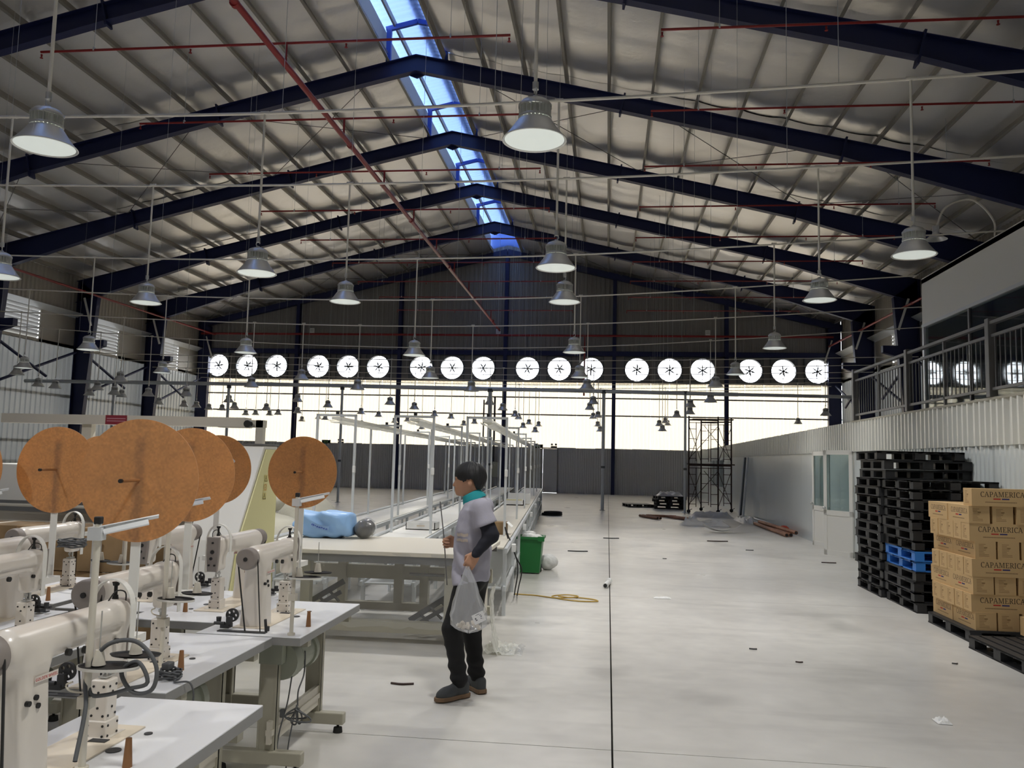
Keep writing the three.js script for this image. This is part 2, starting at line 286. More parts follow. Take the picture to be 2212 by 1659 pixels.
// portal frames
const where = ['nearest the back wall', 'second from the back wall', 'third from the back wall', 'fourth from the back wall', 'fifth from the back wall, crossing the top corners', 'high above the sewing tables', 'above the camera', 'behind the camera', 'nearest the front wall'];
for (let j = 1; j < 10; j++) {
  const z = ZB + BAY * j, f = struct(numbered('portal_frame'), 'dark blue steel portal frame ' + where[j - 1]);
  for (const s of [-1, 1]) {
    const top = [0, 6, 12, 18].map((d) => [d, HR - SL * d]), dep = [0.5, 0.46, 0.52, 0.98];
    const poly = [...top, ...top.map(([d, y], i) => [d, y - dep[i]]).reverse()].map(([d, y]) => [C + s * d, y]);
    const g = [extr(s > 0 ? poly.slice().reverse() : poly, 0.016).translate(0, 0, z - 0.008)];
    for (let i = 0; i < 3; i++) {
      const P = (k, o) => V(C + s * top[k][0], top[k][1] - o, z);
      g.push(bar(P(i, 0.01), P(i + 1, 0.01), 0.018, 0.24), bar(P(i, dep[i] - 0.01), P(i + 1, dep[i + 1] - 0.01), 0.018, 0.24));
    }
    part(f, 'rafter', g, M.blue);
    for (const [d, dp] of [[6, 0.62], [12, 0.74]]) part(f, 'splice_plate', box(0.05, dp, 0.26, C + s * d, HR - SL * d - dp / 2 + 0.06, z, 0, 0, -s * Math.atan(SL)), M.blue);
    const e = HR - SL * 18, xo = C + s * 17.9;
    const col = [[xo, 0], [xo, e], [xo - s * 0.95, e + 0.2 - 0.9], [xo - s * 0.36, 0]];
    const cg = [extr(s > 0 ? col : col.slice().reverse(), 0.016).translate(0, 0, z - 0.008), bar(V(xo, 0, z), V(xo, e, z), 0.02, 0.26), bar(V(xo - s * 0.36, 0, z), V(xo - s * 0.95, e - 0.7, z), 0.02, 0.26)];
    part(f, 'column', cg, M.blue);
    if (j < 6) part(f, 'crane_bracket', [extr([[0, 0], [1.05, 0.28], [1.05, 0.55], [0, 0.55]].map(([a, b]) => [xo - s * (0.5 + a * 0.85), 6.05 + b]), 0.26).translate(0, 0, z - 0.13)], M.blue);
  }
  part(f, 'ridge_plate', extr([[C - 0.22, HR - 0.55], [C, HR - 0.64], [C + 0.22, HR - 0.55], [C + 0.1, HR + 0.02], [C - 0.1, HR + 0.02]], 0.05).translate(0, 0, z - 0.14), M.blue);
}
{ // back wall
  const w = struct('wall_back', 'gable end wall with translucent sheets between dark cladding and grey sheets');
  const H0 = 2.45, H1 = 6.06, H2 = 7.5, zi = ZB;
  // grey lower sheets
  for (let k = 0; k < 36; k++) {
    const x0 = XL + k; if (x0 > -4.3 && x0 < -3.0) continue;
    const wd = 1.0;
    part(w, 'grey_sheet', corr(wd, H0 + 0.03 * vnoise(k * 3.1), 0.12, 0.022, 0.3, x0, 0, zi + 0.02 * (k % 2)), M.greySheet);
  }
  part(w, 'backing_board', [bb(XL, -3.56, 0, H0 - 0.05, zi - 0.05, zi - 0.03), bb(-2.72, XR, 0, H0 - 0.05, zi - 0.05, zi - 0.03)], M.gable);
  part(w, 'grey_sheet', corr(0.68, H0, 0.12, 0.022, 0.3, -4.42, 0, zi), M.greySheet);
  for (let b = 0; b < 6; b++) for (let k = 0; k < 6; k++) part(w, 'translucent_sheet', corr(0.992, H1 - H0 + 0.1, 0.2, 0.028, 0.3, XL + 6 * b + k, H0 - 0.08, zi - 0.06 + 0.006 * (k % 2)), M.fibre);
  for (const y of [5.2, 4.25]) part(w, 'girt', bb(XL, XR, y - 0.035, y + 0.035, zi + 0.02, zi + 0.1), M.greyMetal);
  // cladding above
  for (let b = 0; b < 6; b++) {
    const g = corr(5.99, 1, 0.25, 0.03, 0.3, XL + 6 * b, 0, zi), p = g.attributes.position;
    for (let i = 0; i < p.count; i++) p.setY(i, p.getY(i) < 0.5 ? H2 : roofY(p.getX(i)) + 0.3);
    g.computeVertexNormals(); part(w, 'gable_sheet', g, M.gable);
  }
  const back = [[XL, H2 + 0.02], [XR, H2 + 0.02], [XR, roofY(XR) + 0.4], [C, HR + 0.4], [XL, roofY(XL) + 0.4]];
  part(w, 'outer_skin', extr(back, 0.08).translate(0, 0, zi - 0.2), M.roofOut);
  const fx = []; for (let i = 0; i < 18; i++) fx.push(C + 6 * (Math.floor(i / 3) - 2.5) + (i % 3 - 1) * 1.757);
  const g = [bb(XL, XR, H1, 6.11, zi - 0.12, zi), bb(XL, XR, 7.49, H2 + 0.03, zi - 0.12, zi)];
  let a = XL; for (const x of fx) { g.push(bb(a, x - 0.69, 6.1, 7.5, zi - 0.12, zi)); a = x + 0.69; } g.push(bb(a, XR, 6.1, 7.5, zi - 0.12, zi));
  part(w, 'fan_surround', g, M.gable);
  for (let k = -2; k <= 2; k++) part(w, 'post', [bb(C + 6 * k - 0.1, C + 6 * k + 0.1, 0, roofY(C + 6 * k) - 0.3, zi + 0.03, zi + 0.05), bb(C + 6 * k - 0.1, C + 6 * k + 0.1, 0, roofY(C + 6 * k) - 0.3, zi + 0.3, zi + 0.32), bb(C + 6 * k - 0.01, C + 6 * k + 0.01, 0, roofY(C + 6 * k) - 0.3, zi + 0.05, zi + 0.3)], M.blue);
  for (const s of [-1, 1]) part(w, 'post', bb(C + s * 17.9, C + s * 17.25, 0, roofY(XR) - 0.2, zi + 0.03, zi + 0.32), M.blue);
  part(w, 'beam', bb(XL, XR, 7.52, 7.78, zi + 0.02, zi + 0.22), M.blue);
  for (const s of [-1, 1]) part(w, 'rafter', bar(V(C, HR - 0.15, zi + 0.2), V(C + s * 18, HR - 0.15 - SL * 18, zi + 0.2), 0.34, 0.22), M.blue);
  const d = struct('door_1', 'grey steel door in the back wall');
  part(d, 'leaf', rbox(0.78, 2.38, 0.05, 0.008, -3.13, 1.21, zi + 0.05), M.greySheet);
  part(d, 'frame', [bb(-3.58, -3.53, 0, 2.45, zi, zi + 0.1), bb(-2.74, -2.7, 0, 2.45, zi, zi + 0.1), bb(-3.58, -2.7, 2.41, 2.46, zi, zi + 0.1)], M.greyMetal);
  part(d, 'handle', cyl(0.03, 0.03, 0.08, -2.85, 1.05, zi + 0.1, 'z'), M.silver);
  // fans
  const holeG = extr([[-0.69, -0.69], [0.69, -0.69], [0.69, 0.69], [-0.69, 0.69]], 0.3, 0, [circ(0.635, 36)]);
  const house = metreUV(flat(holeG)).translate(0, 0, -0.16);
  const edge = join([bb(-0.7, 0.7, 0.66, 0.7, -0.17, 0.18), bb(-0.7, 0.7, -0.7, -0.66, -0.17, 0.18), bb(-0.7, -0.66, -0.7, 0.7, -0.17, 0.18), bb(0.66, 0.7, -0.7, 0.7, -0.17, 0.18)]);
  const blade = flat(extr([[0.05, -0.02], [0.16, -0.06], [0.3, -0.03], [0.31, 0.01], [0.15, 0.03], [0.05, 0.02]], 0.006)); blade.rotateX(0.5);
  const hub = flat(cyl(0.07, 0.07, 0.1, 0, 0, 0.03, 'z', 20)), brace = join([bb(-0.64, 0.64, -0.012, 0.012, -0.09, -0.06), bb(-0.012, 0.012, -0.64, 0.64, -0.09, -0.06)]);
  const motor = join([cyl(0.075, 0.075, 0.2, 0.5, 0.5, 0.06, 'z', 14), box(0.16, 0.14, 0.1, 0.52, 0.54, 0.02)]);
  for (let i = 0; i < 18; i++) {
    const ord = ['left', 'middle', 'right'][i % 3], bay = ['first', 'second', 'third', 'fourth', 'fifth', 'last'][Math.floor(i / 3)];
    const t = thing('exhaust_fan', `square exhaust fan, ${ord} one of the ${bay} trio from the left`, 'fan', [fx[i], 6.8, zi - 0.02], 0, 'exhaust fans in the back wall');
    partG(t, 'housing', house, M.greyMetal); partG(t, 'rim', edge, M.galvDark); partG(t, 'hub', hub, M.galvDark); partG(t, 'brace', brace, M.galvDark); partG(t, 'motor', motor, M.galvDark);
    const r0 = rr(0, 1);
    for (let k = 0; k < 6; k++) { const b = partG(t, 'blade', blade, M.galvDark); b.rotation.z = r0 + k * Math.PI / 3; b.position.z = 0.03; }
  }
}
// side walls
function sideWall(s) {
  const w = struct(s < 0 ? 'wall_left' : 'wall_right', 'side wall of upright metal sheets with white louvres and upper cladding');
  const x = s < 0 ? XL : XR, turn = s < 0 ? Math.PI / 2 : -Math.PI / 2, e = HR - SL * 18 + 0.3;
  for (let j = 0; j < 10; j++) {
    const z0 = ZB + BAY * j;
    const place = (g, y) => { g.rotateY(turn); g.translate(x, y, s < 0 ? z0 + BAY : z0); return g; };
    part(w, 'lower_sheet', place(corr(BAY, 6.22, 0.3, 0.04, 0.36), 0), M.sideSheet);
    part(w, 'upper_cladding', place(corr(BAY, e - 7.6, 0.25, 0.03), 7.6), M.clad);
    const lx0 = z0 + 2.35, lx1 = z0 + 5.25;                                        // louvre opening
    part(w, 'cladding_pier', [...[[z0, lx0], [lx1, z0 + BAY]].map(([a, b]) => bb(x, x - s * 0.04, 6.2, 7.62, a, b)), bb(x, x - s * 0.04, 6.18, 6.32, z0, z0 + BAY)], M.clad);
    for (let k = 0; k < 8; k++) part(w, 'louvre_slat', box(0.27, 0.008, lx1 - lx0, x + s * 0.02, 6.4 + k * 0.155, (lx0 + lx1) / 2, 0, 0, -s * 0.75), M.slat);
    part(w, 'hood', [box(0.42, 0.02, BAY - 0.1, x - s * 0.2, 7.66, z0 + BAY / 2, 0, 0, -s * 0.5)], M.alu);
    part(w, 'drip_strip', bar(V(x - s * 0.95, 7.2, z0 + 0.3), V(x - s * 0.55, 8.45, z0 + 0.3), 0.08, 0.05), M.white);
    if (j < 6) part(w, 'brace', rod(V(x - s * 0.4, 6.0, z0 + 0.4), V(x - s * 0.4, 4.2, z0 + BAY - 0.4), 0.06), M.blue);
    if (j < 6) part(w, 'brace', rod(V(x - s * 0.45, 4.75, z0 + 2.3), V(x - s * 0.45, 5.9, z0 + BAY - 0.4), 0.06), M.blue);
  }
  part(w, 'outer_girt', [2, 4].map((y) => bb(x + s * 0.02, x + s * 0.1, y, y + 0.12, ZB, ZF)), M.greyMetal);
}
sideWall(-1); sideWall(1);
{ const w = struct('wall_front', 'closed sheet wall behind the camera'); const p = [[XL, 0], [XR, 0], [XR, roofY(XR) + 0.4], [C, HR + 0.4], [XL, roofY(XL) + 0.4]]; part(w, 'wall_sheet', extr(p, 0.12).translate(0, 0, ZF), M.clad); }
{ // partition on the right, with mezzanine above
  const PX = 4.75, w = struct('wall_partition', 'right-hand partition, smooth pale panels below and corrugated sheet above');
  const zEnd = 4;
  for (let z = ZB + 0.1; z < zEnd - 0.1; z += 1.15) {
    const near = z > -15;
    const z1 = Math.min(z + 1.15, zEnd);
    if (z > -40 && z < -35.5) { part(w, 'lower_panel', bb(PX, PX + 0.05, 0, 0.75, z + 0.002, z1 - 0.002), M.partLow); part(w, 'lower_panel', bb(PX, PX + 0.05, 1.98, 2.08, z + 0.002, z1 - 0.002), M.partLow); continue; }
    if (near) part(w, 'lower_panel', corr(z1 - z - 0.003, 2.06, 0.12, 0.02, 0.3).rotateY(-Math.PI / 2).translate(PX, 0, z), M.partLow);
    else part(w, 'lower_panel', bb(PX, PX + 0.05, 0, 2.06, z + 0.002, z1 - 0.002), M.partLow);
  }
  for (let z = ZB + 0.1; z < zEnd - 0.1; z += 1.0) { const z1 = Math.min(z + 1, zEnd), top = z < -16.7 ? 2.44 + 0.18 * Math.max(0, (z + 45) / 28) : 2.6; part(w, 'upper_sheet', corr(z1 - z - 0.003, top - 2.04, 0.16, 0.045, 0.26).rotateY(-Math.PI / 2).translate(PX - 0.02, 2.04, z), M.partUp); }
  part(w, 'top_cap', bb(PX - 0.07, PX + 0.06, 2.6, 2.63, -16.7, zEnd), M.creamDark);
  const win = struct('window_1', 'dark glazed windows in the partition behind the scaffold');
  for (let k = 0; k < 4; k++) { const z = -40.2 + k * 1.2; part(win, 'pane', bb(PX + 0.02, PX + 0.03, 0.8, 1.95, z + 0.04, z + 1.16), M.glass); part(win, 'frame', [bb(PX - 0.03, PX + 0.06, 0.75, 1.98, z - 0.03, z + 0.03), bb(PX - 0.03, PX + 0.06, 0.75, 0.8, z, z + 1.2), bb(PX - 0.03, PX + 0.06, 1.93, 1.98, z, z + 1.2)], M.alu); }
  const m = struct('mezzanine_floor', 'mezzanine deck above the partition'); part(m, 'deck', bb(PX + 0.06, XR - 0.4, 2.42, 2.6, -16.7, zEnd), M.greyMetal);
  // glazed office on the mezzanine
  const o = struct('office_box', 'white fascia and dark glazed front of the office on the mezzanine');
  const OX = 7.0, oz = -19.4;
  part(o, 'fascia', bb(OX, OX + 0.1, 4.97, 6.02, oz, zEnd), M.white);
  part(o, 'fascia_trim', bb(OX - 0.02, OX + 0.1, 4.9, 4.97, oz, zEnd), M.alu);
  part(o, 'end_wall', bb(OX + 0.1, XR - 0.6, 2.6, 6.02, oz, oz + 0.08), M.gable);
  part(o, 'corner_post', bb(OX - 0.01, OX + 0.09, 2.6, 4.9, oz, oz + 0.1), M.alu);
  for (let z = oz + 0.1; z < zEnd - 0.5; z += 2.3) { part(o, 'pane', bb(OX + 0.03, OX + 0.04, 2.62, 4.9, z + 0.02, Math.min(z + 2.26, zEnd)), M.glass); part(o, 'mullion', bb(OX, OX + 0.06, 2.6, 4.9, z + 2.26, z + 2.32), M.greyMetal); }
  part(o, 'back_panel', bb(OX + 2.6, OX + 2.7, 2.6, 6, oz, zEnd), M.gable);
  part(o, 'office_ceiling', bb(OX, OX + 2.7, 5.9, 6, oz, zEnd), M.gable);
}
// ---------- pendant lamps on suspended conduit ----------
const lampRows = {
  '-5.3': [[-4.01, 3.86], [-0.51, 3.83]],
  '-8.6': [[-6.94, 3.67], [-3.87, 3.7], [-0.57, 3.75], [3.04, 3.87]],
  '-11.1': [[-6.64, 3.85], [-3.68, 3.87], [-0.61, 3.87], [2.73, 3.9]],
  '-15.4': [[-10.37, 3.72], [-7.07, 3.69], [-3.7, 3.67], [-0.65, 3.75], [2.99, 3.86]],
  '-19.4': [[-14.78, 3.76], [-11.05, 3.68], [-4.25, 3.63], [-0.68, 3.69], [2.89, 3.8]],
  '-23.2': [[-17.89, 3.96], [-14.53, 3.8], [-10.42, 3.68], [-8.91, 3.93], [-7.21, 3.65], [-3.88, 3.65], [-0.6, 3.75], [2.92, 3.87]],
  '-27': [[-19.98, 3.92], [-19.33, 3.86], [-17.74, 3.83], [-17.09, 3.67], [-15.84, 3.64], [-14.45, 3.66], [3.24, 3.72]],
  '-30.9': [[-20.63, 3.91], [-19.24, 3.86], [-14.77, 3.72], [-11.98, 3.79], [-8.3, 3.73], [-4.45, 3.79], [-0.56, 3.88], [2.98, 3.82]],
  '-33.4': [[-19.09, 3.75], [-11.62, 3.74], [-7.94, 3.72], [-4.27, 3.74], [-0.74, 3.82], [3.21, 3.71], [8.4, 3.74]],
  '-36': [[-19.35, 3.82], [-18.75, 3.79], [-16.92, 3.77], [-15.4, 3.74], [2.91, 3.72]],
  '-38.4': [[-19.35, 3.83], [-18.67, 3.81], [-14.85, 3.74], [-11.71, 3.75], [-4.32, 3.75], [-0.47, 3.78], [2.46, 3.21]],
  '-40.6': [[-16.73, 3.75], [-11.47, 3.74], [-8.61, 3.82], [-4.39, 3.75], [-0.73, 3.84], [2.45, 3.54], [8.94, 3.76]],
  '-42.6': [[-19.36, 3.8], [-18.81, 3.82], [-18.03, 3.81], [-14.93, 3.63], [-8.15, 3.81], [-4.36, 3.4], [-3.73, 3.19], [-0.41, 3.29], [2.87, 3.78]],
  '-44.5': [[-16.94, 3.6], [-15.99, 3.75], [-14.63, 3.78], [-13.51, 3.44], [-11.66, 3.62], [-10.94, 3.7], [-10.12, 3.3], [-7.8, 3.54], [-7.22, 3.65], [-4.24, 3.67], [-3.72, 3.57], [-0.56, 3.63], [3.12, 3.75]],
};
const behind = { '-2.0': [[-4.0, 3.86], [-0.5, 3.83], [3.0, 3.85]], '1.4': [[-7.2, 3.85], [-4.0, 3.86], [-0.5, 3.83], [3.0, 3.85]], '5.0': [[-7.2, 3.85], [-4.0, 3.86], [-0.5, 3.83], [3.0, 3.85]] };   // the same grid goes on over and behind the camera
const conduit = {
  '-8.6': [[-12, 5.68], [-7.1, 5.567], [-3.94, 5.528], [-0.31, 5.59], [1.58, 5.653], [4.14, 5.768], [6.5, 5.9]],
  '-11.1': [[-14, 5.75], [-9.07, 5.63], [-5.03, 5.564], [-0.38, 5.594], [2.04, 5.67], [5.3, 5.8], [6.5, 5.86]],
  '-15.4': [[-18, 5.85], [-12.46, 5.667], [-8.24, 5.56], [-3.72, 5.549], [0.01, 5.638], [7.0, 6.01], [9, 6.12]],
  '-19.4': [[-20, 5.98], [-15.6, 5.816], [-10.3, 5.603], [-4.65, 5.528], [0.03, 5.655], [6.9, 6.1]],
  '-23.2': [[-22.5, 6.1], [-18.4, 5.9], [-12.1, 5.626], [-5.46, 5.506], [0.04, 5.623], [8.27, 6.095], [11, 6.25]],
  '-27': [[-22.5, 6.15], [-19.9, 5.99], [-14.3, 5.63], [-6.4, 5.4], [0.06, 5.513], [9.7, 6.17], [11, 6.26]],
};
const rimR = 0.21;
const lampG = {
  shade: lathe([[0.1, 0.142], [0.112, 0.136], [0.122, 0.122], [0.16, 0.066], [0.2, 0.014], [0.212, 0.006], [0.216, 0], [0.21, -0.004], [0.198, 0.004], [0.15, 0.066], [0.115, 0.118]], 36),
  lens: lathe([[0.001, 0.01], [0.1, 0.006], [0.2, 0.004]], 36),
  fins: (() => { const g = []; for (let k = 0; k < 22; k++) { const a = k / 22 * 2 * Math.PI; g.push(new THREE.BoxGeometry(0.05, 0.085, 0.005).translate(0.083, 0.19, 0).rotateY(a)); } g.push(lathe([[0.06, 0.14], [0.06, 0.24]], 16), lathe([[0.108, 0.145], [0.112, 0.145], [0.112, 0.16], [0.106, 0.16]], 28)); return join(g); })(),
  cap: lathe([[0.112, 0.222], [0.112, 0.24], [0.088, 0.268], [0.05, 0.285], [0.022, 0.292], [0.018, 0.305], [0.0005, 0.307]], 28),
  hook: join([tube([V(0, 0.3, 0), V(0.025, 0.325, 0), V(0.012, 0.36, 0), V(-0.02, 0.35, 0), V(-0.022, 0.33, 0)], 0.006, 20, 6), cyl(0.022, 0.022, 0.05, 0, 0.375, 0, 'y', 10)]),
};
const lampPart = Object.fromEntries(Object.entries(lampG).map(([k, g]) => [k, metreUV(flat(g))]));
const rowNames = {}, lit = (z) => z > -20;
const rowWord = ['nearest', 'second', 'third', 'fourth', 'fifth', 'sixth', 'seventh', 'eighth', 'ninth', 'tenth', 'eleventh', 'twelfth', 'thirteenth', 'farthest'];
for (const k of ['-5.3', '-2.0', '1.4', '5.0']) conduit[k] = [[-11, 5.6], [-4, 5.6], [4, 5.6], [6.5, 5.6]];
for (const k of Object.keys(lampRows)) conduit[k] ||= [[-21, 5.62], [-14, 5.52], [-6, 5.45], [0, 5.5], [11, 5.75]];
const ordWord = (i, n) => n === 1 ? 'only one' : i === 0 ? 'leftmost' : i === n - 1 ? 'rightmost' : ['', 'second', 'third', 'fourth', 'fifth', 'sixth', 'seventh', 'eighth', 'ninth', 'tenth', 'eleventh', 'twelfth', 'thirteenth', 'fourteenth', 'fifteenth', 'sixteenth', 'seventeenth', 'eighteenth', 'nineteenth', 'twentieth'][i] + ' from the left';
const topAt = (zs, x) => { const c = conduit[zs]; for (let i = 0; i + 1 < c.length; i++) if (x <= c[i + 1][0]) { const t = Math.max(0, (x - c[i][0]) / (c[i + 1][0] - c[i][0])); return c[i][1] + t * (c[i + 1][1] - c[i][1]); } return c[c.length - 1][1]; };
function pendant(x, y, zs, label, tilt = 0) {
  const z = +zs;
  const t = thing('pendant_lamp', label, 'lamp', [x, y, z], rr(0, 6), 'high-bay pendant lamps');
  for (const k of ['shade', 'fins', 'cap', 'hook']) partG(t, { shade: 'shade', fins: 'heat_sink', cap: 'cap', hook: 'hook' }[k], lampPart[k], M.lampAlu);
  partG(t, 'lens', lampPart.lens, lit(z) ? M.lampLit : M.lampLens);
  const top = topAt(zs, x) - y;
  part(t, 'rod', cyl(0.013, 0.013, top - 0.39, 0, (top + 0.39) / 2, 0, 'y', 8), M.pipeWhite);
  if (tilt) t.rotation.set(0, 0, tilt);
  if (lit(z)) { const l = new THREE.SpotLight(new THREE.Color().setRGB(1, 0.975, 0.93), LAMP_CD, 0, 1.28, 0.55, 2); l.position.set(x, y - 0.012, z); l.target.position.set(x, 0, z); l.castShadow = true; l.shadow.radius = 6; l.name = 'lamp_light'; scene.add(l, l.target); }
}
let rowNo = 0;
for (const [zs, list] of Object.entries(lampRows)) {
  const z = +zs, nearFar = rowWord[rowNo++];
  list.forEach(([x, y], i) => pendant(x, y, zs, `silver high-bay lamp, ${ordWord(i, list.length)} in the ${nearFar} lamp row`));
}
for (const [zs, list] of Object.entries(behind)) list.forEach(([x, y], i) => pendant(x, y, zs, `lit high-bay lamp, ${ordWord(i, list.length)} in the ${+zs < 0 ? 'row over the camera' : +zs < 3 ? 'first row behind the camera' : 'second row behind the camera'}`));
rowNo = 1;
for (const zs of [...Object.keys(lampRows), ...Object.keys(behind)]) {
  const z = +zs, c = conduit[zs];
  const kk = Object.keys(lampRows).indexOf(zs);
  const lab = kk >= 0 ? `thin white conduit pipe carrying the ${rowWord[kk]} lamp row` : `thin white conduit pipe over the aisle, ${+zs < 0 ? 'just above' : +zs < 3 ? 'first behind' : 'second behind'} the camera`;
  const t = thing('conduit_pipe', lab, 'pipe', [0, 0, 0], 0, 'lamp conduits hung across the hall');
  part(t, 'tube', tube(c.map(([x, y]) => V(x, y, z)), z > -9 ? 0.017 : 0.016, 60, 6), M.pipeWhite);
  const li = lampRows[zs] || behind[zs];
  for (const [x] of li) part(t, 'tee', cyl(0.024, 0.024, 0.09, x, topAt(zs, x), z, 'x', 8), M.pipeWhite);
  for (const x of [C - 12.85, C - 6.85, C - 3.25, C + 2.05, C + 4.45, C + 8.05]) { if (x < c[0][0] || x > c[c.length - 1][0]) continue; part(t, 'wire', rod(V(x, topAt(zs, x), z), V(x, roofY(x) + 0.06, z), 0.0035, 4), M.galv); }
}
{ // arched wall lamp on the office box
  const t = thing('gooseneck_lamp', 'small grey lamp on a curved arm above the white office fascia', 'lamp', [7.05, 6.02, -15.9]);
  part(t, 'arm', tube([V(0, 0, 0), V(0, 0.35, -0.05), V(-0.35, 0.75, -0.1), V(-0.8, 0.62, -0.15), V(-0.95, 0.28, -0.18)], 0.02, 40, 8), M.pipeWhite);
  part(t, 'shade', lathe([[0.05, 0.16], [0.07, 0.1], [0.2, 0.0]], 24).translate(-0.97, 0.02, -0.18), M.lampAlu);
  part(t, 'socket', cyl(0.06, 0.06, 0.12, -0.97, 0.22, -0.18), M.lampAlu);
}
// ---------- red sprinkler pipes ----------
{
  const m = thing('sprinkler_main', 'thick red sprinkler main running down the hall to the back wall', 'pipe');
  part(m, 'tube', rod(V(-5.95, 8.87, 4), V(-6.05, 8.87, -45.1), 0.057, 14), M.red);
  for (const z of [-12, -18, -24, -30, -36, -42]) part(m, 'coupling', cyl(0.075, 0.075, 0.09, -6.0, 8.87, z, 'z', 14), M.red);
  const b = thing('sprinkler_main', 'red sprinkler pipe along the back gable above the fans', 'pipe');
  part(b, 'tube', [rod(V(XL + 0.3, 8.6, ZB + 0.42), V(XR - 0.5, 8.6, ZB + 0.42), 0.06, 12), rod(V(-1.33, 8.6, ZB + 0.42), V(-1.33, 5.3, ZB + 0.42), 0.05, 10)], M.red);
  const sides = [['red sprinkler pipe along the top of the left wall', -22.6, 8.55], ['red sprinkler pipe rising beside the white office fascia', 11.55, 8.1]];
  for (const [lab, x, y] of sides) { const q = thing('sprinkler_main', lab, 'pipe'); part(q, 'tube', rod(V(x, y, ZB + 0.4), V(x, y, -2), 0.05, 10), M.red); for (const z of [-40, -33, -26, -19, -12]) part(q, 'coupling', cyl(0.065, 0.065, 0.1, x, y, z, 'z', 12), M.red); }
  const head = join([cyl(0.012, 0.02, 0.06, 0, -0.06, 0, 'y', 8), cyl(0.03, 0.03, 0.008, 0, -0.1, 0, 'y', 10)]);
  const zs = [-14.1, -17.5, -20.9, -24.3, -27.7, -31.1, -34.5, -37.9, -41.3, -10.7];
  zs.forEach((z, i) => {
    for (const s of [-1, 1]) {
      const x0 = s < 0 ? -10.9 : 0.83, x1 = s < 0 ? -1.83 : 9.2;
      const t = thing('sprinkler_branch', `thin red sprinkler branch pipe ${s < 0 ? 'left of' : 'right of'} the ridge, ${['nearest in view', 'second', 'third', 'fourth', 'fifth', 'sixth', 'seventh', 'eighth', 'ninth', 'just above the frame edge'][i]}${i && i < 9 ? ' from the camera' : ''}`, 'pipe', [0, 0, 0], 0, 'sprinkler branches');
      part(t, 'tube', [rod(V(x0, 9.3, z), V(x1, 9.3, z), 0.024, 8)], M.red);
      for (let k = 0; k < 4; k++) { const x = x0 + 0.02 + k * (x1 - x0 - 0.04) / 3; part(t, 'sprinkler_head', head.clone().translate(x, 9.28, z), M.red); }
      for (const f of [0.12, 0.88]) { const x = x0 + f * (x1 - x0); part(t, 'hanger', [rod(V(x, 9.3, z), V(x, roofY(x) + 0.3, z), 0.005, 5), box(0.03, 0.07, 0.05, x, 9.32, z)], M.galv); }
      if (s < 0) part(t, 'riser', rod(V(-6.0, 8.87, z), V(-6.0, 9.3, z), 0.024, 8), M.red);
    }
  });
}
{ // galvanised gantry in front of the back wall
  const t = thing('pipe_gantry', 'long galvanised pipe beam on tall posts crossing the far hall', 'gantry', [0, 0, -30.3]);
  part(t, 'beam', [rod(V(-23, 4.4, 0), V(-10, 4.38, 0), 0.07, 12), rod(V(-10, 4.38, 0), V(-0.2, 4.3, 0), 0.07, 12), rod(V(-0.2, 4.3, 0), V(4.6, 4.25, 0), 0.07, 12), rod(V(4.6, 4.25, 0), V(8.7, 4.22, 0), 0.06, 12)], M.galv);
  for (const [x, r, y0] of [[-19.2, 0.055, 0], [-14.5, 0.055, 0], [-10, 0.05, 0], [-4.35, 0.075, 0], [-0.17, 0.06, 0], [2.75, 0.045, 0]]) {
    const p = part(t, 'post', [rod(V(x, y0, 0), V(x, 4.32, 0), r, 12), cyl(0.1, 0.1, 0.02, x, 0.01, 0, 'y', 14)], M.galv);
    part(p, 'collar', [cyl(r + 0.012, r + 0.012, 0.08, x, 1.55, 0), cyl(r + 0.03, r + 0.03, 0.12, x, 4.28, 0)], M.galvDark);
  }
}
// ---------- sewing stations ----------
const TY = 0.76;
const redText = (txt) => canvasTex(256, 48, (c, w, h) => { c.clearRect(0, 0, w, h); c.fillStyle = '#b3a898'; c.fillRect(0, 0, w, h); c.fillStyle = '#b02a2a'; c.font = 'bold 34px sans-serif'; c.textBaseline = 'middle'; c.textAlign = 'center'; c.fillText(txt, w / 2, h / 2 + 2, w - 8); });
const MT = { mark: mat(0xffffff, 0.4, 0, { map: canvasTex(256, 48, (c, w, h) => { c.fillStyle = '#dcd6cc'; c.fillRect(0, 0, w, h); c.fillStyle = '#b02a2a'; c.font = 'bold 34px sans-serif'; c.textBaseline = 'middle'; c.textAlign = 'center'; c.fillText('GOLDEN WHEEL', w / 2, h / 2 + 2, w - 8); }) }) };
function decal(parent, name, w, h, m, pos, rot, label) { const g = new THREE.PlaneGeometry(w, h); const o = new THREE.Mesh(g, m); o.name = name; o.position.set(...pos); o.rotation.set(...rot); o.receiveShadow = true; if (label) o.userData.label = label; parent.add(o); return o; }
const sdBox = (x, y, z, c, h, r) => { const a = Math.abs(x - c[0]) - h[0] + r, b = Math.abs(y - c[1]) - h[1] + r, d = Math.abs(z - c[2]) - h[2] + r; return Math.hypot(Math.max(a, 0), Math.max(b, 0), Math.max(d, 0)) + Math.min(Math.max(a, b, d), 0) - r; };
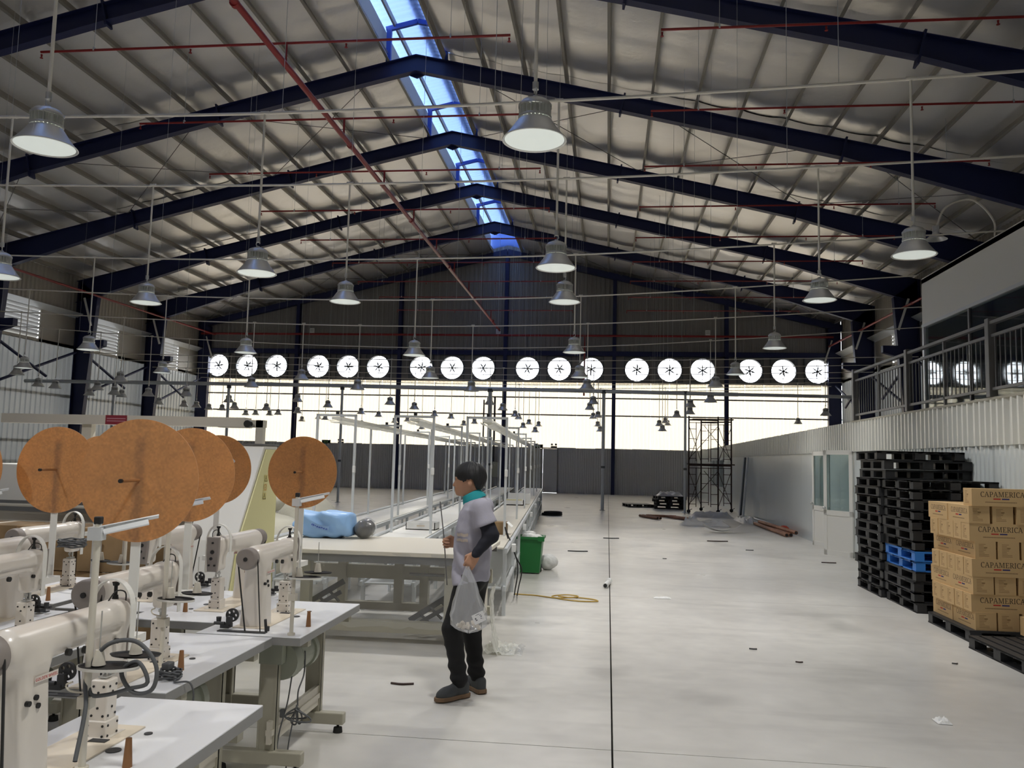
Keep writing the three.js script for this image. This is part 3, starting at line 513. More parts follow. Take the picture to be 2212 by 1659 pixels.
const machineBody = field((x, y, z) => {
  const t = Math.min(1, Math.max(0, y / 0.36));
  let d = sdBox(x, y, z, [0, 0.16, 0.42], [0.075 - 0.014 * t, 0.2, 0.068 - 0.012 * t], 0.035);
  const ya = 0.385 + (0.42 - z) * 0.012;
  const q = cap(x, (y - ya) * 0.95, z, [0, 0, 0.49], [0, 0, -0.02], 0.06, 0.05);
  d = smin(d, q, 0.05);
  d = smin(d, sdBox(x, y, z, [0, 0.335, -0.02], [0.036, 0.1, 0.05], 0.02), 0.04);
  d = Math.max(d, -sdBox(x, y, z, [0.05, 0.36, 0.13], [0.014, 0.014, 0.13], 0.01));                   // slot along the arm
  return Math.max(d, -y);
}, [-0.1, -0.012, -0.09], [0.1, 0.47, 0.57], 0.007);
const gWheel = join([lathe([[0.001, 0.03], [0.05, 0.03], [0.058, 0.024], [0.06, 0.012], [0.06, -0.02], [0.052, -0.03], [0.04, -0.035], [0.001, -0.035]], 32).rotateX(Math.PI / 2).translate(0, 0.385, 0.565)]);
const gHub = join([cyl(0.011, 0.011, 0.008, 0, 0.385, 0.598, 'z', 14)]);
const gPost = join([rbox(0.062, 0.19, 0.062, 0.006, 0, 0.095, 0), rbox(0.075, 0.06, 0.075, 0.005, 0, 0.03, 0), bb(-0.05, 0.05, 0, 0.008, -0.06, 0.06)]);
const gScrew = join([[-0.018, 0.17], [0.018, 0.17], [0, 0.15], [0, 0.1], [-0.02, 0.075], [0.02, 0.075], [-0.026, 0.045], [0.026, 0.045], [-0.026, 0.012], [0.026, 0.012]].flatMap(([a, y]) => [cyl(0.0042, 0.0042, 0.003, a, y, 0.0318 + (y < 0.06 ? 0.0062 : 0), 'z', 8), cyl(0.0042, 0.0042, 0.003, 0.0318 + (y < 0.06 ? 0.0062 : 0), y, a, 'x', 8), cyl(0.0042, 0.0042, 0.003, a, y, -0.0318 - (y < 0.06 ? 0.0062 : 0), 'z', 8)]));
const gPlate = join([rbox(0.19, 0.006, 0.62, 0.002, 0.0, 0.003, 0.2)]);
const gHole = [bb(0.0, 0.06, 0.0062, 0.0085, 0.045, 0.075), cyl(0.024, 0.024, 0.002, 0.12, 0.002, 0.12, 'y', 20), cyl(0.014, 0.014, 0.003, 0.14, 0.002, -0.05, 'y', 14)];
const gFace = join([extr([[-0.035, 0.1], [0.035, 0.1], [0.034, 0], [0.026, -0.1], [-0.026, -0.1], [-0.034, 0]], 0.012, 0.005).translate(0, 0.34, -0.092)]);
const gDots = [[0, 0.41, 0.006], [0.0, 0.355, 0.012], [0.006, 0.315, 0.009], [-0.018, 0.275, 0.006], [0.018, 0.275, 0.006]].map(([x, y, r]) => cyl(r, r, 0.006, x, y, -0.1, 'z', 12)).concat([[0.052, 0.33, 0.2, 0.012], [0.045, 0.32, 0.02, 0.009], [0.05, 0.34, 0.28, 0.011], [0.066, 0.24, 0.47, 0.008], [0.066, 0.225, 0.43, 0.008], [0.066, 0.25, 0.44, 0.008]].map(([x, y, z, r]) => cyl(r, r, 0.012, x, y, z, 'x', 12)));
const gNeedle = join([cyl(0.006, 0.006, 0.12, 0.006, 0.22, -0.02, 'y', 8), cyl(0.005, 0.005, 0.12, -0.014, 0.22, -0.02, 'y', 8), cyl(0.0015, 0.0015, 0.03, 0.006, 0.185, -0.02), box(0.03, 0.006, 0.05, 0, 0.196, -0.01), box(0.02, 0.012, 0.02, -0.01, 0.22, -0.02)]);
const gKnob = join([cyl(0.012, 0.009, 0.02, 0.0, 0.452, -0.03), cyl(0.006, 0.006, 0.05, 0.0, 0.47, -0.03), cyl(0.01, 0.013, 0.012, 0, 0.5, -0.03), tube([V(0.02, 0.42, -0.06), V(0.03, 0.47, -0.04), V(0.02, 0.48, 0.0), V(0.0, 0.44, 0.02)], 0.0025, 16, 5)]);
const gBelt = join([bar(V(-0.055, 0.37, 0.567), V(0.02, 0.0, 0.6), 0.009, 0.006), bar(V(0.057, 0.385, 0.567), V(0.105, 0.0, 0.6), 0.009, 0.006)]);
const gWinder = (() => { const g = [extr(circ(0.036, 24), 0.012, 0, [0, 1, 2, 3, 4].map((k) => circ(0.008, 10, 0.021 * Math.cos(k * 1.257), 0.021 * Math.sin(k * 1.257)))).translate(-0.085, 0.075, 0.53), box(0.05, 0.02, 0.05, -0.11, 0.02, 0.55), box(0.03, 0.05, 0.02, -0.09, 0.045, 0.56), cyl(0.009, 0.009, 0.06, -0.14, 0.035, 0.57, 'x'), cyl(0.012, 0.014, 0.03, -0.155, 0.05, 0.55), bb(-0.13, 0.14, 0.001, 0.006, 0.585, 0.62), rod(V(0.13, 0.006, 0.58), V(0.125, 0.07, 0.585), 0.008), cyl(0.013, 0.013, 0.025, 0.135, 0.02, 0.58)]; return join(g); })();
const gArch = (() => { const pos = []; const n = 18, w = 0.028, pts = []; for (let k = 0; k <= n; k++) { const a = Math.PI * k / n; pts.push([-0.078 * Math.cos(a), 0.42 + 0.1 * Math.sin(a)]); } pts.unshift([-0.078, 0.34]); pts.push([0.078, 0.3], [0.078, 0.22]); const outer = pts, inner = pts.map(([x, y], i) => { const c = [0, 0.42], l = Math.hypot(x - c[0], Math.max(0, y - c[1])) || 1; return y > 0.42 ? [x * 0.955, 0.42 + (y - 0.42) * 0.955] : [x * 0.955, y]; }); return join(extr([...outer, ...inner.slice().reverse()], w).translate(0, 0, -0.03)); })();
const shareUV = (g) => metreUV(flat(g));
const machineParts = [['body', shareUV(machineBody), M.machine], ['handwheel', shareUV(gWheel), M.wheel], ['wheel_hub', shareUV(gHub), M.black], ['post_bed', shareUV(gPost), M.machine], ['screw', shareUV(gScrew), M.black], ['bed_plate', shareUV(gPlate), M.plate], ...gHole.map((g) => ['throat_opening', shareUV(g), M.dark]), ['face_plate', shareUV(gFace), M.wheel], ...gDots.map((g) => ['adjuster', shareUV(g), M.black]), ['needle_bar', shareUV(gNeedle), M.silver], ['tension_knob', shareUV(gKnob), M.black], ['drive_belt', shareUV(gBelt), M.rubber], ['bobbin_winder', shareUV(gWinder), M.dark], ['arch_bracket', shareUV(gArch), M.white]];
function machine(x, z, turn, label) {
  const t = thing('sewing_machine', label, 'sewing machine', [x, TY, z], turn, 'post-bed sewing machines');
  for (const [n, g, m] of machineParts) partG(t, n, g, m);
  decal(t, 'lettering', 0.1, 0.018, MT.mark, [0.0685, 0.30, 0.40], [0, Math.PI / 2, 0], 'red lettering');
  decal(t, 'lettering', 0.1, 0.018, MT.mark, [-0.0685, 0.30, 0.40], [0, -Math.PI / 2, 0], 'red lettering');
  return t;
}
const tTop = shareUV(join(rbox(0.58, 0.006, 1.06, 0.002, 0, -0.003, 0))), tCore = shareUV(join(bb(-0.29, 0.29, -0.045, -0.006, -0.53, 0.53)));
const tLeg = (s) => shareUV(join([bb(-0.05, 0.05, 0.06, 0.71, s * 0.36 - 0.006, s * 0.36 + 0.006), bb(-0.05, -0.038, 0.06, 0.71, s * 0.36 - 0.04, s * 0.36 + 0.01), bb(0.038, 0.05, 0.06, 0.71, s * 0.36 - 0.04, s * 0.36 + 0.01), bb(-0.22, 0.22, 0.68, 0.715, s * 0.36 - 0.025, s * 0.36 + 0.025)]).translate(0.06, -TY, 0));
const tFoot = (s) => shareUV(join([rbox(0.5, 0.07, 0.06, 0.008, 0.02, 0.085, s * 0.36)]).translate(0.0, -TY, 0));
const tPad = (s) => shareUV(join([-0.19, 0.23].flatMap((x) => [cyl(0.03, 0.026, 0.03, x, 0.015, s * 0.36), cyl(0.008, 0.008, 0.04, x, 0.04, s * 0.36)])).translate(0, -TY, 0));
const tBeam = shareUV(join([bb(0.075, 0.1, 0.16, 0.28, -0.4, 0.4), bb(0.07, 0.108, 0.205, 0.235, -0.4, 0.4)]).translate(0, -TY, 0));
const gMotor = shareUV(((g) => { g.translate(-0.12, -0.56, -0.1).scale(1.28, 1.28, 1.2).translate(0.1, 0.58, 0.12); return g; })(join([cyl(0.075, 0.075, 0.16, 0.12, 0.56, 0.09, 'z', 24), cyl(0.085, 0.085, 0.03, 0.12, 0.56, 0.18, 'z', 24), cyl(0.085, 0.085, 0.04, 0.12, 0.56, 0.0, 'z', 24), cyl(0.088, 0.08, 0.06, 0.12, 0.56, 0.235, 'z', 24), box(0.1, 0.12, 0.05, 0.1, 0.62, 0.3), box(0.05, 0.06, 0.1, 0.12, 0.64, 0.1)])).translate(0, -TY, 0));
const gVent = shareUV(join([0.3, 1.1, 1.9, 2.7, 3.5, 5.6].map((a) => box(0.004, 0.03, 0.022, 0.081, 0, 0).rotateZ(a).translate(0.0, 0.0, 0.11))).scale(1.28, 1.28, 1.2).translate(0.1, 0.58 - TY, 0.12));
function table(x, z, turn, label, motor) {
  const t = thing('sewing_table', label, 'table', [x, TY, z], turn, 'white-topped sewing tables');
  partG(t, 'table_top', tTop, M.tableTop); partG(t, 'table_core', tCore, M.tableEdge);
  for (const s of [-1, 1]) { partG(t, 'leg', tLeg(s), M.creamDark); const f = partG(t, 'foot', tFoot(s), M.creamDark); partG(f, 'rubber_pad', tPad(s), M.rubber); }
  partG(t, 'cross_beam', tBeam, M.cream);
  if (motor) { const m = partG(t, 'motor', gMotor, M.motor); partG(m, 'vent_slot', gVent, M.black); }
  return t;
}
const gDisc = shareUV(join(extr(circ(0.227, 64), 0.003).translate(0, 0.85, -0.142))), gBar = shareUV(join([bb(-0.018, 0.018, 0.27, 1.01, -0.152, -0.146), bb(-0.018, 0.06, 0.27, 0.3, -0.15, -0.02)])), gPin = shareUV(join([cyl(0.006, 0.006, 0.13, 0, 0.85, -0.08, 'z', 10)])), gPinTip = shareUV(join(cyl(0.0075, 0.0075, 0.012, 0, 0.85, -0.012, 'z', 10)));
function disc(x, z, turn, label, opt = {}) {
  const t = thing('round_board', label, 'board', [x, TY, z], turn, 'brown round boards above the machines');
  const b = partG(t, 'board_disc', gDisc, M.board); partG(t, 'flat_bar', gBar, M.white); partG(t, 'pin', gPin, M.wood); partG(t, 'pin_tip', gPinTip, M.black);
  if (opt.sticker) decal(b, 'sticker', 0.09, 0.07, mat(0xe6e6e4, 0.6), [0.06, 0.91, -0.1385], [0, 0, -0.7], 'white paper sticker');
  return t;
}
const gPole = (h) => shareUV(join([cyl(0.0105, 0.0105, h, 0, h / 2, 0, 'y', 12), cyl(0.02, 0.02, 0.012, 0, 0.006, 0, 'y', 14)])), gPoleA = gPole(0.74);
const gTrayArm = shareUV(join([box(0.04, 0.035, 0.035, 0, 0.2, 0), tube([V(0.0, 0.225, 0), V(-0.05, 0.235, 0.01), V(-0.06, 0.25, 0.01), V(-0.04, 0.26, 0.01)], 0.003, 14, 5)]));
const gTray = [lathe([[0.001, 0.306], [0.085, 0.303], [0.09, 0.309]], 28).scale(1, 1, 0.6).translate(0.06, 0, 0.0), lathe([[0.001, 0.322], [0.075, 0.318], [0.08, 0.324]], 28).scale(1, 1, 0.55).translate(0.1, 0, -0.09)].map((g) => shareUV(g));
const gTrayRim = shareUV(join([lathe([[0.088, 0.3], [0.093, 0.3], [0.093, 0.309]], 28).scale(1, 1, 0.6).translate(0.06, 0, 0.0)]));
const gCone = [[0.03, 0.31, 0.0], [0.1, 0.325, -0.09]].map(([x, y, z]) => shareUV(join(cyl(0.02, 0.012, 0.045, x, y + 0.022, z, 'y', 14)))), gSpike = [[0.03, 0.31, 0.0], [0.1, 0.325, -0.09]].map(([x, y, z]) => shareUV(join(cyl(0.002, 0.002, 0.12, x, y + 0.1, z, 'y', 6))));
const gHead = shareUV(join([box(0.042, 0.04, 0.034, -0.003, 0.702, 0), orient(new THREE.BoxGeometry(0.016, 0.13, 0.01), V(0.02, 0.708, 0), V(0.125, 0.735, -0.06)), orient(new THREE.BoxGeometry(0.003, 0.17, 0.022), V(0.01, 0.72, 0), V(0.145, 0.752, -0.08))])), gCapB = shareUV(join([rbox(0.022, 0.024, 0.022, 0.004, 0, 0.742, 0)]));
function stand(x, z, turn, label, low) {
  const t = thing('thread_stand', label, 'thread stand', [x, TY, z], turn, 'thread stands');
  partG(t, 'pole', gPoleA, M.cream); const a = partG(t, 'tray_arm', gTrayArm, M.cream); for (const g of gTray) partG(t, 'spool_tray', g, M.black); partG(a, 'tray_rim', gTrayRim, M.white); for (const g of gCone) partG(t, 'spool_cone', g, M.cream); for (const g of gSpike) partG(t, 'spool_pin', g, M.silver); partG(t, 'guide_head', gHead, M.alu); partG(t, 'cap', gCapB, M.black);
  return t;
}
const gWoodPin = shareUV(join([cyl(0.0145, 0.009, 0.085, 0, 0.0425, 0, 'y', 12)]));
function woodPin(x, z, label) { const o = partG(scene, numbered('wooden_peg'), gWoodPin, M.wood); o.position.set(x, TY, z); o.userData = { label, category: 'peg', group: 'wooden pegs on the tables' }; return o; }
const S = [ // needle x, z, turn, what sets it apart
  ['A', -1.95, -4.98, 0, 'on the free table corner nearest the man'],
  ['B', -2.05, -3.72, 0, 'in the middle of the right-hand row'],
  ['C', -1.68, -2.71, 0, 'nearest the camera, at the lower left'],
  ['L1', -2.39, -4.99, Math.PI, 'showing a grey face plate, before the yellow panel'],
  ['L5', -2.97, -5.2, Math.PI, 'behind the largest brown disc'],
  ['L2', -2.9, -3.95, 0, 'under the left brown disc'],
  ['L4', -3.4, -4.05, Math.PI, 'cut by the left picture edge'],
  ['L3', -3.78, -5.57, 0, 'in front of the plain brown cartons'],
];
const tc = {};
for (const [k, x, z, turn, tail] of S) {
  const s = turn ? -1 : 1;
  machine(x, z, turn, 'cream post-bed sewing machine ' + tail);
  const tx = k === 'C' ? -1.59 : k === 'A' ? -1.885 : k === 'B' ? -2.03 : x + s * 0.07, tz = k === 'C' ? -2.62 : k === 'A' ? -4.845 : k === 'B' ? -3.76 : z + s * 0.13;
  table(tx, tz, turn, 'white-topped sewing table whose machine stands ' + tail.replace(/^showing a grey face plate, /, ''), !turn);
}
disc(-1.93, -4.98, 0, 'brown round board on a flat bar, free-standing right of the yellow panel');
disc(-2.02, -3.72, 0, 'brown round board second largest, half hidden behind the largest');
disc(-1.72, -2.78, 0.06, 'largest brown round board, at the front of the sewing rows');
disc(-2.56, -5.12, 0, 'brown round board with a white sticker, left of the yellow panel', { sticker: true });
disc(-2.9, -3.97, 0, 'brown round board at the left with its flat bar and pin facing the camera');
disc(-4.12, -5.05, Math.PI, 'pale-lit brown round board at the left edge with a white bar in front');
part(disc(-4.17, -6.3, 0, 'small pale brown round board peeping out between two larger ones'), 'floor_pole', [bb(-0.018, 0.018, -TY, 0.27, -0.152, -0.146), cyl(0.1, 0.1, 0.012, 0, 0.006 - TY, -0.149)], M.white);
disc(-3.32, -4.1, Math.PI, 'brown round board cut off by the left picture edge');
stand(-1.665, -4.365, 0, 'thread stand with black tray at the near corner of the table nearest the man');
stand(-1.96, -3.58, -0.2, 'thread stand with black tray on the middle table of the right-hand row');
stand(-1.555, -2.42, 0.1, 'thread stand with black tray and grey cable at the front left');
stand(-2.78, -4.6, 2.6, 'thread stand left of the small post-bed machine with grey face plate');
stand(-3.1, -3.75, 0.3, 'thread stand with black trays at the left edge');
woodPin(-1.657, -4.6, 'orange wooden peg on the table corner nearest the man');
woodPin(-1.86, -3.57, 'orange wooden peg beside the coil of grey cable');
woodPin(-1.44, -2.47, 'orange wooden peg at the bottom edge of the picture');
woodPin(-2.52, -4.85, 'orange wooden peg left of the narrow white post');
woodPin(-3.52, -5.0, 'orange wooden peg on the back left table');
{ // cables
  const coil = (cx, cy, cz, r, n, h) => { const p = []; for (let k = 0; k <= n * 12; k++) { const a = k / 12 * 2 * Math.PI; p.push(V(cx + (r + 0.008 * Math.sin(k * 1.7)) * Math.cos(a), cy + h * k / (n * 12) + 0.004 * Math.sin(k * 2.3), cz + (r * 0.75 + 0.006 * Math.cos(k * 1.3)) * Math.sin(a))); } return p; };
  const a = thing('cable_coil', 'coil of grey cable lying on the middle white table', 'cable', [-1.83, TY, -3.42]);
  part(a, 'cable', tube(coil(0, 0.006, 0, 0.045, 6, 0.035), 0.0045, 200, 6), M.cable); part(a, 'plug', rbox(0.035, 0.03, 0.05, 0.006, -0.02, 0.05, -0.02), M.cable); part(a, 'tail', tube([V(0.04, 0.006, 0.03), V(0.06, 0.006, 0.06), V(0.115, 0.006, 0.05), V(0.135, -0.03, 0.05), V(0.13, -0.1, 0.04)], 0.004, 30, 6), M.cable);
  single('power_cable', 'grey cable looping through the air beside the front thread stand', 'cable', tube([V(-1.5, 0.83, -2.3), V(-1.53, 0.96, -2.38), V(-1.56, 1.03, -2.42), V(-1.50, 1.13, -2.42), V(-1.42, 1.14, -2.44), V(-1.35, 1.07, -2.44), V(-1.36, 1.0, -2.44), V(-1.42, 0.99, -2.44), V(-1.46, 1.05, -2.44), V(-1.41, 1.08, -2.44), V(-1.375, 1.02, -2.44), V(-1.43, 1.0, -2.44), V(-1.5, 0.98, -2.43), V(-1.54, 0.98, -2.42), V(-1.55, 1.0, -2.42)], 0.0065, 120, 8), M.cable);
  const b = thing('hanging_cable', 'grey cable tied in a bow hanging under the table nearest the man', 'cable', [-1.68, 0, -4.55]);
  const bow = []; for (let k = 0; k <= 120; k++) { const t = k / 120 * 2 * Math.PI * 4; bow.push(V(0.0 + 0.085 * Math.sin(t * 1.0) * (0.5 + 0.5 * Math.sin(t * 0.26)), 0.33 - 0.075 * Math.abs(Math.sin(t * 0.5)) + 0.02 * Math.sin(t * 0.73), 0.03 * Math.cos(t * 0.61))); }
  part(b, 'bow', tube(bow, 0.0045, 260, 6), M.cable); part(b, 'lead', tube([V(0.0, 0.62, -0.08), V(0.01, 0.5, -0.05), V(0.0, 0.42, 0), V(0, 0.34, 0)], 0.0045, 30, 6), M.cable); part(b, 'lead', tube([V(-0.04, 0.5, 0.0), V(-0.06, 0.35, 0), V(-0.09, 0.2, 0.02), V(-0.1, 0.06, 0.03)], 0.004, 30, 6), M.cable); part(b, 'lead', tube([V(-0.01, 0.33, 0), V(-0.03, 0.15, 0.03), V(-0.03, 0.005, 0.06), V(-0.02, 0.004, 0.12)], 0.004, 30, 6), M.cable); part(b, 'plug', rbox(0.022, 0.045, 0.022, 0.004, -0.082, 0.3, 0.01), M.cable);
  single('wire_bundle', 'tangle of grey wire lying on the back left sewing machine', 'wire', tube(coil(-3.62, 1.06, -5.35, 0.09, 7, 0.05), 0.005, 260, 5), M.cable);
}
// ---------- cream fusing press behind the sewing rows ----------
{
  const t = thing('fusing_press', 'large cream press with a yellow side panel behind the sewing rows', 'machine', [0, 0, -7.3]);
  part(t, 'cabinet', [rbox(2.5, 0.5, 1.0, 0.03, -4.85, 0.95, -0.6), rbox(2.5, 0.65, 1.0, 0.02, -4.85, 0.36, -0.6)], M.cream);
  part(t, 'hood', extr([[-6.0, 1.15], [-3.55, 1.15], [-3.75, 1.55], [-6.0, 1.55]], 0.9, 0.02).translate(0, 0, -1.1), M.white);
  part(t, 'grille', [bb(-6, -3.5, 1.2, 1.23, -0.05, -0.03), bb(-6, -3.5, 1.13, 1.17, -0.05, -0.03)], M.greyMetal);
  // tall side tower: the yellow plate covers its right-hand face
  const prof = [[-0.25, 0.1], [-0.25, 1.79], [0.04, 1.79], [0.53, 0.98], [0.66, 0.5], [0.66, 0.1]];
  part(t, 'side_tower', extr(prof.map(([z, y]) => [-z, y]), 0.42, 0.006).rotateY(Math.PI / 2).translate(-3.53, 0, 0), M.white);
  part(t, 'side_panel', extr(prof.map(([z, y]) => [-(z < 0 ? z + 0.01 : z - 0.02), y > 1 ? y - 0.03 : y < 0.2 ? y + 0.03 : y]), 0.012, 0.003).rotateY(Math.PI / 2).translate(-3.1, 0, 0), M.yellow, 'yellow side panel');
  part(t, 'tower_cap', box(0.44, 0.014, 0.32, -3.31, 1.805, -0.1), M.greyMetal);
  const warn = (tri) => mat(0xffffff, 0.5, 0, { map: canvasTex(64, 64, (c) => { c.fillStyle = '#d3c77c'; c.fillRect(0, 0, 64, 64); c.strokeStyle = tri ? '#2b2a18' : '#a33'; c.lineWidth = 5; c.beginPath(); if (tri) { c.moveTo(32, 8); c.lineTo(58, 56); c.lineTo(6, 56); c.closePath(); } else c.arc(32, 32, 24, 0, 7); c.stroke(); c.fillStyle = '#2b2a18'; c.fillRect(29, 26, 6, 18); }) });
  decal(t, 'warning_sign', 0.07, 0.065, warn(true), [-3.082, 1.5, 0.02], [0, Math.PI / 2, 0]); decal(t, 'warning_sign', 0.07, 0.065, warn(false), [-3.082, 1.42, 0.03], [0, Math.PI / 2, 0]); decal(t, 'warning_sign', 0.07, 0.065, warn(true), [-3.082, 1.34, 0.04], [0, Math.PI / 2, 0]);
  part(t, 'rail', [bb(-5.93, -3.42, 1.97, 2.06, -0.36, -0.22), rbox(0.3, 0.075, 0.13, 0.01, -3.55, 2.0, -0.29)], M.cream);
  part(t, 'rail_post', [bb(-3.42, -3.25, 1.97, 2.04, -0.33, -0.26), bb(-3.33, -3.26, 1.6, 2.04, -0.33, -0.26)], M.cream); part(t, 'rail_post', bb(-5.1, -5.0, 1.5, 2.0, -0.33, -0.26), M.cream);
  part(t, 'knob', cyl(0.035, 0.035, 0.05, -3.38, 2.0, -0.2, 'z', 12), M.black);
  decal(t, 'warning_plate', 0.22, 0.09, mat(0xffffff, 0.5, 0, { map: canvasTex(128, 52, (c) => { c.fillStyle = '#8d2f3d'; c.fillRect(0, 0, 128, 52); c.fillStyle = '#b98890'; c.fillRect(8, 16, 112, 5); c.fillRect(8, 30, 112, 5); }) }), [-4.72, 2.015, -0.213], [0, 0, 0], 'dark red warning plate');
  part(t, 'motor_box', [box(0.34, 0.5, 0.3, -3.72, 0.5, 0.12), box(0.3, 0.25, 0.25, -3.72, 0.125, 0.12)], M.motor);
}
// brown cartons stacked behind the sewing machines
{
  let n = 0; const rowsC = [['bottom', 0.0], ['middle', 0.36], ['top', 0.72]];
  for (const [r, y] of rowsC) for (let k = 0; k < 3; k++) {
    const t = thing('carton', `plain brown carton in the ${r} layer behind the sewing machines, ${['leftmost', 'second from left', 'rightmost'][k]}`, 'carton', [-5.2 + k * 0.56, y, -6.7], rr(-0.03, 0.03), 'cartons behind the sewing machines');
    part(t, 'box', rbox(0.54, 0.355, 0.4, 0.006, 0, 0.178, 0), M.carton); part(t, 'tape', bb(-0.03, 0.03, 0.355, 0.3575, -0.2, 0.2), M.plate);
  }
}
// ---------- the man holding a rod and a clear bag ----------
function handGeo(curl, thumb, wristPos, X, Yd, Zn) {
  const segs = [];
  const f = [[0.031, 0.038, 0.026, 0.02, 0.0095], [0.0105, 0.042, 0.029, 0.022, 0.0098], [-0.0105, 0.039, 0.027, 0.021, 0.0095], [-0.031, 0.031, 0.021, 0.018, 0.0085]];
  for (const [x, a, b, c, r] of f) {
    let p = [x, 0.084, 0], ang = 0; const L = [a, b, c];
    for (let k = 0; k < 3; k++) { ang += curl[k]; const q = [p[0] * (1 - 0.03 * k), p[1] + L[k] * Math.cos(ang), p[2] + L[k] * Math.sin(ang)]; segs.push([p, q, r * (1 - 0.06 * k), r * (1 - 0.06 * (k + 1))]); p = q; }
  }
  const t = thumb; const th = [[0.03, 0.022, 0.004], [0.05, 0.05, 0.012 + 0.01 * t], [0.05 - 0.012 * t, 0.078, 0.02 + 0.02 * t], [0.042 - 0.028 * t, 0.1, 0.026 + 0.022 * t]];
  for (let k = 0; k < 3; k++) segs.push([th[k], th[k + 1], 0.0125 - 0.0012 * k, 0.0115 - 0.0012 * k]);
  const g = field((x, y, z) => {
    let d = sdBox(x, y, z, [0, 0.046, 0], [0.041 - Math.max(0, 0.03 - y) * 0.25, 0.046, 0.0145], 0.0135);
    d = smin(d, cap(x, y, z, [0, -0.03, 0], [0, 0.01, 0], 0.026, 0.024), 0.02);
    let e = 1; for (const [a, b, ra, rb] of segs) e = Math.min(e, cap(x, y, z, a, b, ra, rb));
    return smin(d, e, 0.008);
  }, [-0.062, -0.06, -0.035], [0.075, 0.2, 0.1], 0.0038);
  const m = new THREE.Matrix4().makeBasis(V(...X), V(...Yd), V(...Zn)).setPosition(V(...wristPos));
  g.applyMatrix4(m);
  if (m.determinant() < 0) { const i = g.index.array; for (let k = 0; k < i.length; k += 3) { const s = i[k]; i[k] = i[k + 1]; i[k + 1] = s; } g.computeVertexNormals(); }
  return g;
}
const nrm = (v) => { const l = Math.hypot(...v); return v.map((a) => a / l); };
{
  const zc = -6.15, p = thing('person', 'man in grey teal-collared polo shirt and black trousers holding a clear bag', 'person', [-1.0, 0, zc]);
  const put = (o) => { o.position.set(1.0, 0, -zc); return o; };
  const Lsh = [-0.905, 1.365, -5.985], Lel = [-0.822, 1.178, -5.955], Lwr = [-0.922, 1.047, -5.9], Rsh = [-0.93, 1.36, -6.33], Rel = [-0.965, 1.115, -6.375], Rwr = [-1.125, 1.085, -6.295];
  const hipL = [-0.985, 0.86, -6.065], kneL = [-1.095, 0.5, -6.01], ankL = [-1.04, 0.125, -6.06], hipR = [-0.97, 0.86, -6.235], kneR = [-0.995, 0.47, -6.24], ankR = [-0.945, 0.12, -6.26];
  const head = field((x, y, z) => {
    let d = ell(x, y, z, [-1.02, 1.592, zc], [0.1, 0.108, 0.078]);
    d = smin(d, ell(x, y, z, [-1.062, 1.525, zc], [0.064, 0.078, 0.06]), 0.035);
    d = smin(d, ell(x, y, z, [-1.098, 1.468, zc], [0.026, 0.022, 0.028]), 0.03);
    d = smin(d, cap(x, y, z, [-1.114, 1.56, zc], [-1.138, 1.523, zc], 0.009, 0.0115), 0.014);
    d = smin(d, ell(x, y, z, [-1.119, 1.494, zc], [0.012, 0.009, 0.02]), 0.01);
    d = smin(d, ell(x, y, z, [-1.116, 1.482, zc], [0.011, 0.007, 0.018]), 0.008);
    d = smin(d, ell(x, y, z, [-1.112, 1.578, zc + 0.03], [0.012, 0.008, 0.022]), 0.012); d = smin(d, ell(x, y, z, [-1.112, 1.578, zc - 0.03], [0.012, 0.008, 0.022]), 0.012);
    d = Math.max(d, -ell(x, y, z, [-1.122, 1.561, zc + 0.031], [0.01, 0.008, 0.015]));
    d = smin(d, cap(x, y, z, [-1.0, 1.5, zc], [-0.978, 1.36, zc], 0.056, 0.06), 0.03);
    for (const s of [-1, 1]) { let e = ell(x, y, z, [-1.005, 1.547, zc + s * 0.08], [0.019, 0.033, 0.012]); e = Math.max(e, -ell(x, y, z, [-1.01, 1.55, zc + s * 0.094], [0.009, 0.018, 0.008])); d = smin(d, e, 0.008); }
    return d;
  }, [-1.17, 1.36, zc - 0.12], [-0.88, 1.72, zc + 0.12], 0.005);
  const body = field((x, y, z) => {
    let d = ell(x, y, z, [-0.98, 1.15, zc], [0.1, 0.3, 0.16]);
    d = smin(d, cap(x, y, z, Lsh, Rsh, 0.055, 0.055), 0.06);
    for (const [a, b, c, r] of [[Lsh, Lel, Lwr, 0.04], [Rsh, Rel, Rwr, 0.04]]) { d = smin(d, cap(x, y, z, a, b, r, 0.036), 0.03); d = smin(d, cap(x, y, z, b, c, 0.036, 0.024), 0.02); }
    for (const [a, b, c] of [[hipL, kneL, ankL], [hipR, kneR, ankR]]) { d = smin(d, cap(x, y, z, a, b, 0.075, 0.05), 0.05); d = smin(d, cap(x, y, z, b, c, 0.05, 0.036), 0.03); }
    return smin(d, cap(x, y, z, [-0.978, 1.36, zc], [-0.99, 1.42, zc], 0.055, 0.05), 0.03);
  }, [-1.25, 0.05, -6.5], [-0.7, 1.5, -5.8], 0.014);
  const Yl = nrm([-0.5, -0.86, 0.03]), Zl = nrm([-0.02, 0.0, -1]), Xl = nrm([-0.86, 0.5, 0]);
  const hl = handGeo([0.75, 1.15, 0.7], 0.6, Lwr, Xl, Yl, Zl);
  const hr = handGeo([1.15, 1.35, 0.9], 0.9, Rwr, [0, 0.98, 0.17], nrm([-1, 0, 0]), [0, -0.17, 0.98]);
  put(part(p, 'body', [head, body, hl, hr], M.skin));
  put(part(p, 'eye', [ell && new THREE.SphereGeometry(0.009, 12, 10).translate(-1.108, 1.561, zc + 0.031), new THREE.SphereGeometry(0.009, 12, 10).translate(-1.108, 1.561, zc - 0.031)], M.black));
